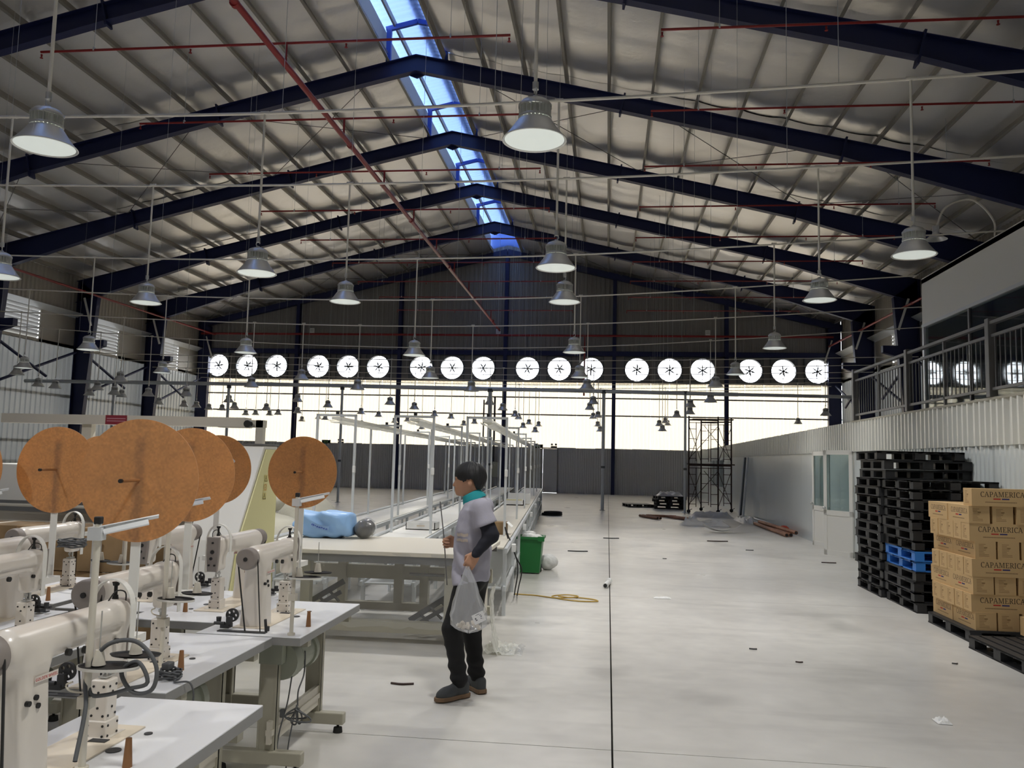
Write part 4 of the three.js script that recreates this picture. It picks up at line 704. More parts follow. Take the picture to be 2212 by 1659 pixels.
  put(part(p, 'hair', field((x, y, z) => {
    let d = ell(x, y, z, [-1.016, 1.602, zc], [0.115, 0.1, 0.094]);
    d = smin(d, ell(x, y, z, [-0.985, 1.575, zc], [0.085, 0.1, 0.086]), 0.03);
    const f = x < -1.085 ? 1.572 + (x + 1.13) * -0.25 : x < -1.03 ? 1.548 + Math.abs(x + 1.055) * 0.5 : x < -0.985 ? 1.572 : 1.572 - Math.min(1, (x + 0.985) / 0.03) * 0.095;
    d = Math.max(d, (f + 0.012 * (vnoise(x * 90, z * 90) - 0.5) - y) * 0.8);
    return d - 0.006 * (vnoise(Math.atan2(z - zc, x + 1.0) * 9, y * 22) - 0.5);
  }, [-1.16, 1.44, zc - 0.12], [-0.87, 1.73, zc + 0.12], 0.005), M.hair));
  const lerp = (t, a) => { for (let i = 0; i + 1 < a.length; i++) if (t <= a[i + 1][0]) { const k = (t - a[i][0]) / (a[i + 1][0] - a[i][0]); return a[i][1] + (a[i + 1][1] - a[i][1]) * Math.max(0, k); } return a[a.length - 1][1]; };
  const shirtF = (x, y, z) => {
    const cx = lerp(y, [[0.8, -0.99], [1.05, -0.987], [1.25, -0.978], [1.4, -0.965], [1.46, -0.955]]), hx = lerp(y, [[0.8, 0.142], [1.05, 0.134], [1.2, 0.126], [1.32, 0.108], [1.4, 0.078], [1.45, 0.05]]), hz = lerp(y, [[0.8, 0.2], [1.05, 0.18], [1.25, 0.196], [1.35, 0.195], [1.39, 0.15], [1.44, 0.07]]);
    const fold = 0.011 * Math.sin(y * 30 + x * 34 + z * 7 + 3 * vnoise(x * 6, y * 6, z * 6)) * Math.max(0, 1.3 - y) * 1.6 + 0.03 * (fbm(x * 9, y * 6, z * 9, 3) - 0.5);
    let d = (Math.hypot((x - cx) / hx, (z - zc) / hz) - 1) * Math.min(hx, hz) * 0.9 + fold;
    const Ls = cap(x, y, z, Lsh, [-0.862, 1.262, -5.968], 0.068, 0.082) + fold * 0.5, Rs = cap(x, y, z, Rsh, [-0.945, 1.23, -6.36], 0.066, 0.078);
    const cutL = (x - -0.862) * 0.36 + (y - 1.262) * -0.93 + 0.0, cutR = 1.225 - y;
    d = smin(d, Math.max(Ls, cutL - 0.012), 0.03); d = smin(d, Math.max(Rs, cutR), 0.03);
    d = smin(d, cap(x, y, z, Lsh, Rsh, 0.05, 0.05), 0.05);
    const hem = 0.815 + 0.03 * (x + 1.0) / 0.14 + 0.012 * Math.sin(z * 25);
    return Math.max(d, hem - y, y - 1.455);
  };
  const sh = put(part(p, 'polo_shirt', field(shirtF, [-1.18, 0.78, -6.47], [-0.74, 1.48, -5.84], 0.0085), M.shirt));
  part(sh, 'chest_print', gridGeo(14, 8, (u, v) => { const x = -1.085 + u * 0.1, y = 1.115 + v * 0.075; let z = -5.8; for (let k = 0; k < 80; k++) { const d = shirtF(x, y, z); if (d < 0.0005) break; z -= Math.max(0.001, d * 0.6); } return [x, y, z + 0.0015]; }), mat(0xffffff, 0.9, 0, { map: canvasTex(128, 96, (c) => { c.fillStyle = '#9d9aa6'; c.fillRect(0, 0, 128, 96); c.fillStyle = '#c9b79a'; for (let k = 0; k < 12; k++) { c.fillRect(4 + k * 10, 10 + 4 * Math.sin(k), 6, 26); c.fillRect(4 + k * 10, 60 + 3 * Math.cos(k), 6, 24); } c.fillStyle = '#7b7884'; c.fillRect(10, 44, 108, 5); }) }), 'beige printed band', true);
  put(part(p, 'collar', [lathe([[0.058, 0.045], [0.064, 0.05], [0.07, 0.045], [0.086, 0.005], [0.092, -0.018], [0.088, -0.02], [0.064, 0.03]], 32).scale(1.02, 1, 1.1).rotateZ(0.5).translate(-0.985, 1.425, zc)], M.teal));
  put(part(p, 'arm_sleeve', [field((x, y, z) => { let d = cap(x, y, z, [-0.868, 1.28, -5.97], Lel, 0.06, 0.053); d = smin(d, cap(x, y, z, Lel, Lwr, 0.052, 0.033), 0.03); return d + 0.004 * Math.sin(y * 120) * 0.3; }, [-1.0, 0.98, -6.06], [-0.74, 1.36, -5.83], 0.007), field((x, y, z) => { let d = cap(x, y, z, [-0.945, 1.25, -6.355], Rel, 0.056, 0.05); d = smin(d, cap(x, y, z, Rel, [-1.1, 1.088, -6.3], 0.05, 0.036), 0.03); return d; }, [-1.18, 1.02, -6.46], [-0.86, 1.34, -6.22], 0.007)], M.navy));
  put(part(p, 'trousers', field((x, y, z) => {
    let d = ell(x, y, z, [-0.985, 0.87, zc], [0.122, 0.13, 0.165]);
    const w = (yy) => 0.005 * Math.sin(yy * 75) * Math.max(0, Math.min(1, (0.42 - yy) * 4)) + 0.008 * (vnoise(x * 16, yy * 13, z * 16) - 0.5);
    for (const [a, b, c] of [[hipL, kneL, ankL], [hipR, kneR, ankR]]) { d = smin(d, cap(x, y, z, a, b, 0.098, 0.072) + w(y), 0.05); d = smin(d, cap(x, y, z, b, c, 0.07, 0.056) + w(y) * 1.4, 0.03); }
    return Math.max(d, 0.085 - y);
  }, [-1.24, 0.06, -6.4], [-0.78, 1.02, -5.88], 0.0095), M.trousers));
  const shoeU = field((x, y, z) => { let d = ell(x, y, z, [0.2, 0.04, 0], [0.08, 0.05, 0.048]); d = smin(d, sdBox(x, y, z, [0.065, 0.06, 0], [0.06, 0.055, 0.038], 0.03), 0.03); d = smin(d, cap(x, y, z, [0.085, 0.085, 0], [0.19, 0.05, 0], 0.036, 0.036), 0.03); return Math.max(d, 0.022 - y); }, [-0.02, 0.01, -0.07], [0.3, 0.15, 0.07], 0.006);
  const outl = [[0, 0], [0.005, 0.028], [0.04, 0.042], [0.1, 0.04], [0.19, 0.052], [0.25, 0.045], [0.284, 0.018], [0.288, 0]], outline = [...outl, ...outl.slice(1, -1).reverse().map(([a, b]) => [a, -b])];
  const soleG = join([extr(outline, 0.02, 0.004).rotateX(Math.PI / 2).translate(0, 0.028, 0), bb(0.01, 0.085, 0, 0.016, -0.036, 0.036)]);
  const lace = join([0.115, 0.135, 0.155, 0.172].flatMap((x, i) => [tube([V(x, 0.1 - i * 0.0115, -0.028), V(x + 0.006, 0.118 - i * 0.012, 0), V(x, 0.1 - i * 0.0115, 0.028)], 0.003, 10, 5)]).concat([tube([V(0.11, 0.12, 0), V(0.1, 0.135, 0.025), V(0.12, 0.115, 0.04)], 0.0025, 14, 5)]));
  for (const [hx, hz, tx, tz, k] of [[-0.985, -6.135, -1.165, -5.945, 'L'], [-0.885, -6.2, -1.03, -6.4, 'R']]) {
    const a = Math.atan2(-(tz - hz), tx - hx), s = part(p, 'shoe', shoeU.clone(), M.shoe); s.position.set(hx + 1, 0.004, hz - zc); s.rotation.y = a;
    part(s, 'sole', soleG.clone(), M.sole); part(s, 'laces', lace.clone(), M.black);
  }
  // the rod he holds
  single('thin_rod', 'thin dark rod upright in the man\'s right hand', 'rod', tube([V(-1.262, 1.391, -6.262), V(-1.225, 1.12, -6.262), V(-1.19, 0.77, -6.262)], 0.0045, 20, 6), M.greyMetal);
  // clear bag
  const bagG = gridGeo(64, 40, (u, v) => {
    const a = u * 2 * Math.PI, y = 0.965 - v * 0.45, prof = v < 0.02 ? 0.012 : lerp(v, [[0, 0.012], [0.06, 0.02], [0.25, 0.055], [0.5, 0.09], [0.75, 0.124], [0.9, 0.12], [0.97, 0.08], [1, 0.005]]);
    const fo = 1 + (0.16 * Math.sin(a * 7 + v * 3) + 0.1 * Math.sin(a * 13 - v * 5)) * (1 - v * 0.75) + 0.12 * (vnoise(a * 2.2, v * 9) - 0.5);
    return [-0.953 - 0.02 * (1 - v) + prof * fo * Math.cos(a), y + 0.012 * Math.sin(a * 3) * v, -5.868 + prof * 0.62 * fo * Math.sin(a)];
  });
  const bag = thing('plastic_bag', 'clear plastic bag of small parts hanging from the man\'s left hand', 'bag', [-0.953, 0.515, -5.868]);
  const bg = part(bag, 'film', bagG, M.bag); bg.position.set(0.953, -0.515, 5.868);
  for (let k = 0; k < 16; k++) { const o = single('small_part', 'small cream plastic part inside the clear bag the man holds', 'part', [rbox(0.032, 0.018, 0.022, 0.003), box(0.012, 0.02, 0.012, 0.006, 0, 0)], M.plate, 'small parts in the bag'); o.position.set(-0.953 + rr(-0.07, 0.075), 0.535 + rr(0, 0.045), -5.868 + rr(-0.035, 0.04)); o.rotation.set(rr(0, 6), rr(0, 6), rr(0, 6)); }
  const lab = single('paper_label', 'white printed paper label inside the clear bag', 'label', new THREE.PlaneGeometry(0.085, 0.07), mat(0xffffff, 0.7, 0, { map: canvasTex(128, 106, (c) => { c.fillStyle = '#e2e2e4'; c.fillRect(0, 0, 128, 106); c.fillStyle = '#55555c'; for (const [x, y, w, h] of [[40, 14, 44, 5], [22, 40, 14, 18], [24, 62, 20, 10], [78, 30, 20, 6], [84, 44, 18, 8], [80, 62, 10, 10], [96, 74, 8, 4]]) c.fillRect(x, y, w, h); }) }), null, true);
  lab.position.set(-0.872, 0.625, -5.803); lab.rotation.set(0, 0.35, 0.42);
}
// ---------- long beige table with film, bundles, conveyor lines ----------
{
  const t = thing('packing_table', 'long beige worktable with steel legs wrapped in clear film behind the man', 'table', [-2.2, 0, -8.28]);
  part(t, 'table_top', rbox(2.12, 0.04, 1.42, 0.006, 0, 0.83, 0), M.cream); part(t, 'apron', [bb(-1.03, 1.03, 0.74, 0.81, 0.66, 0.69), bb(-1.03, 1.03, 0.74, 0.81, -0.69, -0.66)], M.greyMetal);
  for (const [x, z] of [[-0.62, 0.55], [0.76, 0.55], [-0.62, -0.55], [0.76, -0.55], [0.0, -0.55], [0.28, -0.55]]) part(t, 'leg', bb(x - 0.045, x + 0.045, 0.1, 0.81, z - 0.045, z + 0.045), M.creamDark);
  part(t, 'lower_rail', [bb(-1.0, 1.0, 0.1, 0.2, 0.5, 0.6), bb(-1.0, 1.0, 0.42, 0.56, -0.62, -0.54), bb(-1.0, 1.0, 0.1, 0.18, -0.6, -0.5)], M.creamDark);
  part(t, 'end_panel', [bb(1.0, 1.05, 0.25, 0.84, 0.1, 0.68)], M.cream);
  for (const x of [-0.62, 0.76]) part(t, 'levelling_foot', [cyl(0.04, 0.04, 0.02, x, 0.01, 0.55), cyl(0.012, 0.012, 0.09, x, 0.06, 0.55), cyl(0.04, 0.04, 0.02, x, 0.01, -0.55), cyl(0.012, 0.012, 0.09, x, 0.06, -0.55)], M.greyMetal);
  for (const [x, s] of [[-0.85, 1], [0.35, 1]]) part(t, 'treadle_frame', [bar(V(x, 0.18, 0.4), V(x + 0.5 * s, 0.5, 0.25), 0.05, 0.03), bar(V(x + 0.12, 0.18, 0.45), V(x + 0.52 * s, 0.42, 0.4), 0.04, 0.03), ...[0.2, 0.4, 0.6, 0.8].map((f) => bar(V(x + 0.5 * f, 0.18 + 0.3 * f, 0.38), V(x + 0.5 * f + 0.12, 0.1 + 0.3 * f, 0.45), 0.02, 0.02))], M.dark);
  part(t, 'drawer_rod', rod(V(0.35, 0.62, 0.45), V(0.72, 0.62, 0.45), 0.015), M.greyMetal);
  part(t, 'film_wrap', gridGeo(70, 24, (u, v) => [-0.95 + u * 1.95, 0.84 - v * (0.62 + 0.08 * fbm(u * 14, 3)), 0.7 + 0.02 * fbm(u * 12, v * 6, 2) + 0.012 * Math.sin(u * 40 + v * 6) * v]), M.film, 'clear plastic film hanging down the front');
  const f = thing('film_sheet', 'crumpled film hanging from the right end of the beige table', 'plastic film', [-1.1, 0, -7.65]);
  part(f, 'film', [gridGeo(30, 40, (u, v) => [0.02 + 0.06 * fbm(u * 5, v * 5, 4) + v * v * 0.06 + 0.03 * u, 0.55 - v * 0.545, -0.28 + u * 0.5 + 0.05 * fbm(u * 4, v * 6, 9)]), gridGeo(36, 26, (u, v) => [0.02 + u * 0.28, 0.004 + 0.09 * Math.max(0, fbm(u * 6, v * 6, 3) - 0.3) * (1 - u * 0.5), -0.25 + v * 0.45])], M.filmDull);
  const fl = single('film_sheet', 'flat crumpled clear film on the floor right of the man\'s bag', 'plastic film', gridGeo(36, 26, (u, v) => [-0.95 + u * 0.22, 0.004 + 0.1 * Math.max(0, fbm(u * 6, v * 6, 13) - 0.28) * (1 - u * 0.6), -7.85 + v * 0.42]), M.film);
}
{ // blue plastic bundle and white sacks
  const b = thing('blue_bundle', 'bundle wrapped in light blue plastic on the back of the beige table', 'bundle', [-3.0, 0.85, -8.72]);
  part(b, 'wrap', field((x, y, z) => { let d = sdBox(x, y, z, [0, 0.14, 0], [0.31, 0.13, 0.16], 0.05) + 0.055 * (fbm(x * 5, y * 5, z * 5, 3) - 0.5) + 0.012 * Math.sin(x * 24 + y * 30 + 3 * vnoise(x * 4, y * 4)); return Math.max(d, -y); }, [-0.42, -0.02, -0.26], [0.42, 0.36, 0.26], 0.0125), M.bluePlastic);
  decal(b, 'lettering', 0.2, 0.045, mat(0xffffff, 0.5, 0, { map: canvasTex(128, 32, (c) => { c.fillStyle = '#94b9ea'; c.fillRect(0, 0, 128, 32); c.fillStyle = '#1e3fb0'; for (const [x, y, w] of [[4, 3, 16], [14, 8, 20], [40, 12, 12], [56, 14, 10], [70, 14, 14], [90, 16, 8], [106, 18, 12]]) { c.fillRect(x, y, w, 4); c.fillRect(x, y, 5, 11); c.fillRect(x + w - 4, y + 4, 4, 7); } }) }), [0.0, 0.12, 0.182], [0, 0, -0.15], 'dark blue lettering');
  const r = thing('film_roll', 'dark roll in clear film at the right end of the blue bundle', 'roll', [-2.585, 0.85, -8.75]);
  part(r, 'roll', field((x, y, z) => Math.max(cap(x, y, z, [0, 0.1, -0.08], [0, 0.1, 0.06], 0.1, 0.09) + 0.03 * (fbm(x * 14, y * 14, z * 14, 2) - 0.5), -y), [-0.15, -0.02, -0.24], [0.15, 0.26, 0.22], 0.012), M.dark); part(r, 'film', field((x, y, z) => Math.max(cap(x, y, z, [0.015, 0.1, -0.08], [0.015, 0.1, 0.06], 0.11, 0.1) + 0.04 * (fbm(x * 12, y * 12, z * 12, 2) - 0.5), -y), [-0.15, -0.02, -0.26], [0.19, 0.27, 0.24], 0.014), M.film);
  const sk = [[-4.78, 0.0, -11.4, 0.62, 0.45, 0.5, 'white woven sack at the left of the sack pile'], [-4.6, 0.0, -12.5, 0.5, 0.58, 0.45, 'white woven sack at the back of the sack pile'], [-5.2, 0.78, -11.5, 0.6, 0.26, 0.4, 'white woven sack on top of the sack pile']];
  for (const [x, y, z, w, h, d, lab] of sk) { const o = single('woven_sack', lab + ' behind the yellow panel', 'sack', field((a, c, e) => ell(a, c, e, [0, h * 0.9, 0], [w, h, d]) + 0.12 * (fbm(a * 3, c * 3, e * 3 + w * 9, 3) - 0.5) * 0.8 + Math.max(0, 0) , [-w - 0.2, -0.1, -d - 0.2], [w + 0.2, 2 * h + 0.2, d + 0.2], 0.03), M.sack, 'white sacks'); o.position.set(x, Math.max(y, 0), z); o.geometry.computeBoundingBox(); o.position.y -= o.geometry.boundingBox.min.y; }
}
// conveyor lines with light frames
const lines = [['leftmost', -3.48, -3.8, -3.15], ['middle', -2.43, -2.74, -2.12], ['rightmost', -1.47, -1.76, -1.1]];
for (const [w, cx, x0, x1] of lines) {
  const t = thing('assembly_line', `${w} long white assembly bench with tall light frames behind the man`, 'bench', [cx, 0, -9.2], 0.0586, 'assembly benches');
  const L = 20.4, a = x0 - cx, b = x1 - cx;
  for (let k = 0; k < 8; k++) part(t, 'bench_board', bb(a + 0.03, b - 0.03, 0.735, 0.752, -k * L / 8 - 0.004, -(k + 1) * L / 8 + 0.004), k < 5 && w === 'rightmost' ? M.cream : M.white);
  part(t, 'side_rail', [rod(V(a, 0.77, 0), V(a, 0.77, -L), 0.02, 8), bb(b - 0.02, b + 0.012, 0.69, 0.745, 0, -L)], M.galv);
  part(t, 'lower_shelf', [bb(a + 0.05, b - 0.05, 0.3, 0.315, 0, -L), bb(a, a + 0.03, 0.28, 0.33, 0, -L), bb(b - 0.03, b, 0.28, 0.33, 0, -L)], M.galv);
  for (let k = 0; k <= 12; k++) for (const x of [a + 0.02, b - 0.02]) part(t, 'leg', bb(x - 0.02, x + 0.02, 0, 0.73, -0.1 - k * 1.68 - 0.02, -0.1 - k * 1.68 + 0.02), M.galv);
  for (let k = 0; k < 7; k++) {
    const z = -1.42 - k * 3.15;
    const f = part(t, 'light_frame', [bb(-0.27, -0.24, 0.0, 2.27, z - 0.015, z + 0.015), bb(0.24, 0.27, 0.0, 2.27, z - 0.015, z + 0.015), bb(-0.27, 0.27, 2.24, 2.27, z - 0.015, z + 0.015)], M.galv);
    part(f, 'switch', rbox(0.04, 0.09, 0.04, 0.008, 0.262, 1.55, z + 0.025), M.plasticWhite); if (k < 3) part(f, 'end_cap', box(0.04, 0.04, 0.04, 0.01, 2.29, z), M.black);
    part(f, 'socket_box', rbox(0.05, 0.09, 0.1, 0.006, b + 0.045, 0.68, z + 0.7), M.plasticWhite);
  }
  part(t, 'light_trough', gridGeo(10, 170, (u, v) => { const q = u * Math.PI; return [-0.085 * Math.cos(q) + 0.02 * (fbm(v * 90, u * 3, 2) - 0.5), 2.2 - 0.05 * Math.sin(q) + 0.03 * (fbm(v * 120, u * 4, 7) - 0.5), -1.3 - v * 19.2]; }), M.filmDull, 'light trough wrapped in film');
  part(t, 'light_tube', bb(-0.06, 0.06, 2.2, 2.235, -1.4, -20.4), M.white);
}
{
  const b1 = thing('foam_box', 'white foam box lying open at the far end of the rightmost bench', 'box', [-1.98, 0.752, -18.1]);
  part(b1, 'tray', [bb(-0.24, 0.2, 0, 0.02, -0.2, 0.2), bb(-0.24, 0.2, 0, 0.12, 0.18, 0.2), bb(-0.24, 0.2, 0, 0.12, -0.2, -0.18), bb(-0.24, -0.22, 0, 0.12, -0.2, 0.2), bb(0.18, 0.2, 0, 0.12, -0.2, 0.2)], M.foam); part(b1, 'strap', bb(-0.2, 0.16, 0.11, 0.13, 0.2, 0.205), M.yellow);
  const b2 = thing('foam_box', 'white foam lid standing behind the open foam box', 'box', [-1.95, 0.752, -18.5]); part(b2, 'lid', rbox(0.5, 0.24, 0.08, 0.02, 0, 0.12, 0), M.foam); part(b2, 'rim', box(0.46, 0.02, 0.1, 0, 0.23, 0), M.foam);
  const b3 = thing('carton', 'small open brown carton on the rightmost bench behind the man\'s elbow', 'carton', [-1.42, 0.752, -10.9]); part(b3, 'box', [bb(-0.14, 0.12, 0, 0.16, -0.1, 0.1)], M.carton); part(b3, 'flap', box(0.09, 0.004, 0.2, 0.16, 0.13, 0, 0, 0, -0.7), M.foam);
  const b4 = thing('plastic_tray', 'white plastic tray on the middle bench beside the rod', 'tray', [-2.5, 0.752, -11.25]); part(b4, 'tray', [bb(-0.2, 0.2, 0, 0.012, -0.15, 0.15), bb(-0.2, 0.2, 0, 0.1, 0.14, 0.15), bb(-0.2, 0.2, 0, 0.1, -0.15, -0.14), bb(-0.2, -0.19, 0, 0.1, -0.15, 0.15), bb(0.19, 0.2, 0, 0.1, -0.15, 0.15)], M.plasticWhite); part(b4, 'handle_slot', bb(-0.05, 0.06, 0.045, 0.065, 0.1501, 0.152), M.plate);
  const b5 = single('foam_block', 'folded white sheet on the leftmost bench beyond the man\'s face', 'packaging', [rbox(0.36, 0.06, 0.4, 0.02), box(0.3, 0.012, 0.3, 0.05, 0.06, 0, 0, 0, 0.3)], M.foam); b5.position.set(-2.6, 0.785, -17.2);
  const hood = single('cardboard_scrap', 'flattened brown cardboard on the floor left of the benches', 'cardboard', gridGeo(14, 10, (u, v) => [-4.8 + u * 0.9, 0.01 + 0.12 * fbm(u * 3, v * 3, 8), -16.8 + v * 0.5]), M.carton);
}
{ // green bin, cords, bag
  const b = thing('wheelie_bin', 'dark green wheelie bin filled with white rubbish beside the rightmost bench', 'bin', [-0.9, 0, -12.95]);
  b.position.x = -1.16;
  const prof = (y) => 0.135 + 0.055 * (y / 0.52);
  part(b, 'body', gridGeo(4, 1, (u, v) => { const k = Math.round(u * 4) % 4, w = v ? 0.185 : 0.145, d = v ? 0.2 : 0.16, y = v ? 0.54 : 0.03; return [[-w, y, d], [w, y, d], [w, y, -d], [-w, y, -d]][k]; }), M.green);
  b.children[0].geometry = metreUV(flat(b.children[0].geometry)); b.children[0].geometry.computeVertexNormals();
  part(b, 'base', bb(-0.145, 0.145, 0.02, 0.035, -0.16, 0.16), M.green);
  part(b, 'rim', [bb(-0.21, 0.21, 0.525, 0.56, 0.18, 0.225), bb(-0.21, 0.21, 0.525, 0.56, -0.225, -0.18), bb(-0.21, -0.17, 0.525, 0.56, -0.22, 0.22), bb(0.17, 0.21, 0.525, 0.56, -0.22, 0.22), bb(0.12, 0.22, 0.5, 0.57, 0.2, 0.235)], M.green);
  for (const x of [-0.14, 0.14]) part(b, 'wheel', cyl(0.06, 0.06, 0.03, x, 0.06, -0.17, 'x'), M.rubber);
  for (const [x, y, z, r] of [[-0.03, 0.545, 0, 0.12], [0.09, 0.55, 0.05, 0.085], [-0.02, 0.6, -0.06, 0.07]]) part(b, 'rubbish', field((a, c, e) => ell(a, c, e, [x, y, z], [r, r * 0.5, r]) + 0.03 * (fbm(a * 20, c * 20, e * 20, 2) - 0.5), [x - r - 0.03, y - r, z - r - 0.03], [x + r + 0.03, y + r, z + r + 0.03], 0.012), M.foam);
  const tb = single('rubbish_bag', 'white plastic bag slumped against the green bin', 'bag', field((a, c, e) => ell(a, c, e, [0, 0.1, 0], [0.15, 0.12, 0.15]) + 0.06 * (fbm(a * 9, c * 9, e * 9, 3) - 0.5), [-0.22, -0.03, -0.22], [0.22, 0.3, 0.22], 0.014), M.plasticWhite); tb.geometry.computeBoundingBox(); tb.position.set(-0.93, -tb.geometry.boundingBox.min.y, -13.4);
  const c = [[-1.17, 0.012, -10.77], [-0.9, 0.008, -10.75], [-0.62, 0.008, -10.62], [-0.4, 0.008, -10.72], [-0.15, 0.008, -10.62], [-0.1, 0.008, -10.5], [-0.3, 0.008, -10.45], [-0.55, 0.008, -10.55], [-0.68, 0.012, -10.72], [-0.5, 0.02, -10.82], [-0.35, 0.02, -10.75], [-0.45, 0.02, -10.62], [-0.6, 0.02, -10.7]];
  single('extension_cord', 'yellow cord looped on the floor in front of the green bin', 'cord', tube(c.map((q) => V(...q)), 0.008, 160, 6), M.cord);
  single('power_cable', 'pair of black cables hanging off the bench corner to the floor', 'cable', [tube([V(-1.2, 0.72, -10.3), V(-1.24, 0.9, -10.2), V(-1.19, 0.8, -10.15), V(-1.12, 0.62, -10.2), V(-1.08, 0.4, -10.3), V(-1.13, 0.1, -10.5), V(-1.16, 0.01, -10.7)], 0.008, 50, 6), tube([V(-1.2, 0.74, -10.25), V(-1.15, 0.7, -10.15), V(-1.09, 0.55, -10.15), V(-1.03, 0.4, -10.25), V(-1.08, 0.15, -10.45), V(-1.12, 0.01, -10.66)], 0.008, 50, 6)], M.rubber);
}
// ---------- right side: pallets, cartons, doors, railing, scaffold ----------
const PH = 0.1225;
const palG = (() => { // plastic pallet 1.1 (z) by 1.0 (x)
  const g = [], bx = [-0.44, 0, 0.44], bz = [-0.475, 0, 0.475];
  for (const x of bx) for (const z of bz) g.push(box(x ? 0.11 : 0.12, 0.09, z ? 0.12 : 0.13, x, 0.058, z > 0 ? z + 0.015 : z < 0 ? z - 0.015 : 0));
  for (const x of bx) g.push(box(x ? 0.12 : 0.14, 0.014, 1.1, x, 0.007, 0));
  for (const z of bz) g.push(box(1.0, 0.012, z ? 0.15 : 0.19, 0, 0.006, z));
  for (let k = 0; k < 9; k++) g.push(box(0.085, 0.014, 1.1, -0.4575 + k * 0.1144, 0.113, 0));
  for (let k = 0; k < 9; k++) g.push(box(1.0, 0.01, 0.06, 0, 0.104, -0.52 + k * 0.13));
  g.push(bb(-0.5, -0.485, 0.098, 0.1205, -0.55, 0.55), bb(0.485, 0.5, 0.098, 0.1205, -0.55, 0.55), bb(-0.5, 0.5, 0.098, 0.1205, 0.535, 0.55), bb(-0.5, 0.5, 0.098, 0.1205, -0.55, -0.535));
  return join(g);
})();
const palS = metreUV(palG);
const nth = ['bottom', 'second', 'third', 'fourth', 'fifth', 'sixth', 'seventh', 'eighth', 'ninth', 'tenth', 'eleventh', 'twelfth', 'thirteenth'];
function pallet(x, y, z, turn, m, label, group) { const o = partG(scene, numbered('plastic_pallet'), palS, m); o.position.set(x, y, z); o.rotation.y = turn; o.userData = { label, category: 'pallet', group }; return o; }
for (const [w, x, z] of [['far', 4.17, -12.38], ['near', 4.2, -11.22]]) for (let k = 0; k < 13; k++) {
  const blue = w === 'near' && (k === 4 || k === 5);
  pallet(x + rr(-0.02, 0.02), k * PH, z + rr(-0.015, 0.015), rr(-0.015, 0.015), blue ? M.palletBlue : M.pallet, `${blue ? 'bright blue' : 'black'} plastic pallet, ${nth[k]}${k ? ' from the floor' : ''} in the ${w} pallet stack`, `pallets in the ${w} stack`);
}
for (let k = 0; k < 3; k++) pallet(4.14 + [0.03, 0.02, -0.02][k], (13 + k) * PH, -12.0 + [0, 0.05, -0.05][k], Math.PI / 2 + 0.04 - 0.03 * k, M.pallet, `black plastic pallet, ${['lowest', 'middle', 'topmost'][k]} of the three laid across both pallet stacks`, 'pallets across the stacks');
pallet(4.14, 0, -9.56, 0, M.pallet, 'black plastic pallet carrying the printed brown cartons', 'pallets under cartons');
pallet(4.04, 0, -8.22, 0.03, M.pallet, 'empty black plastic pallet in front of the printed cartons', 'pallets under cartons');
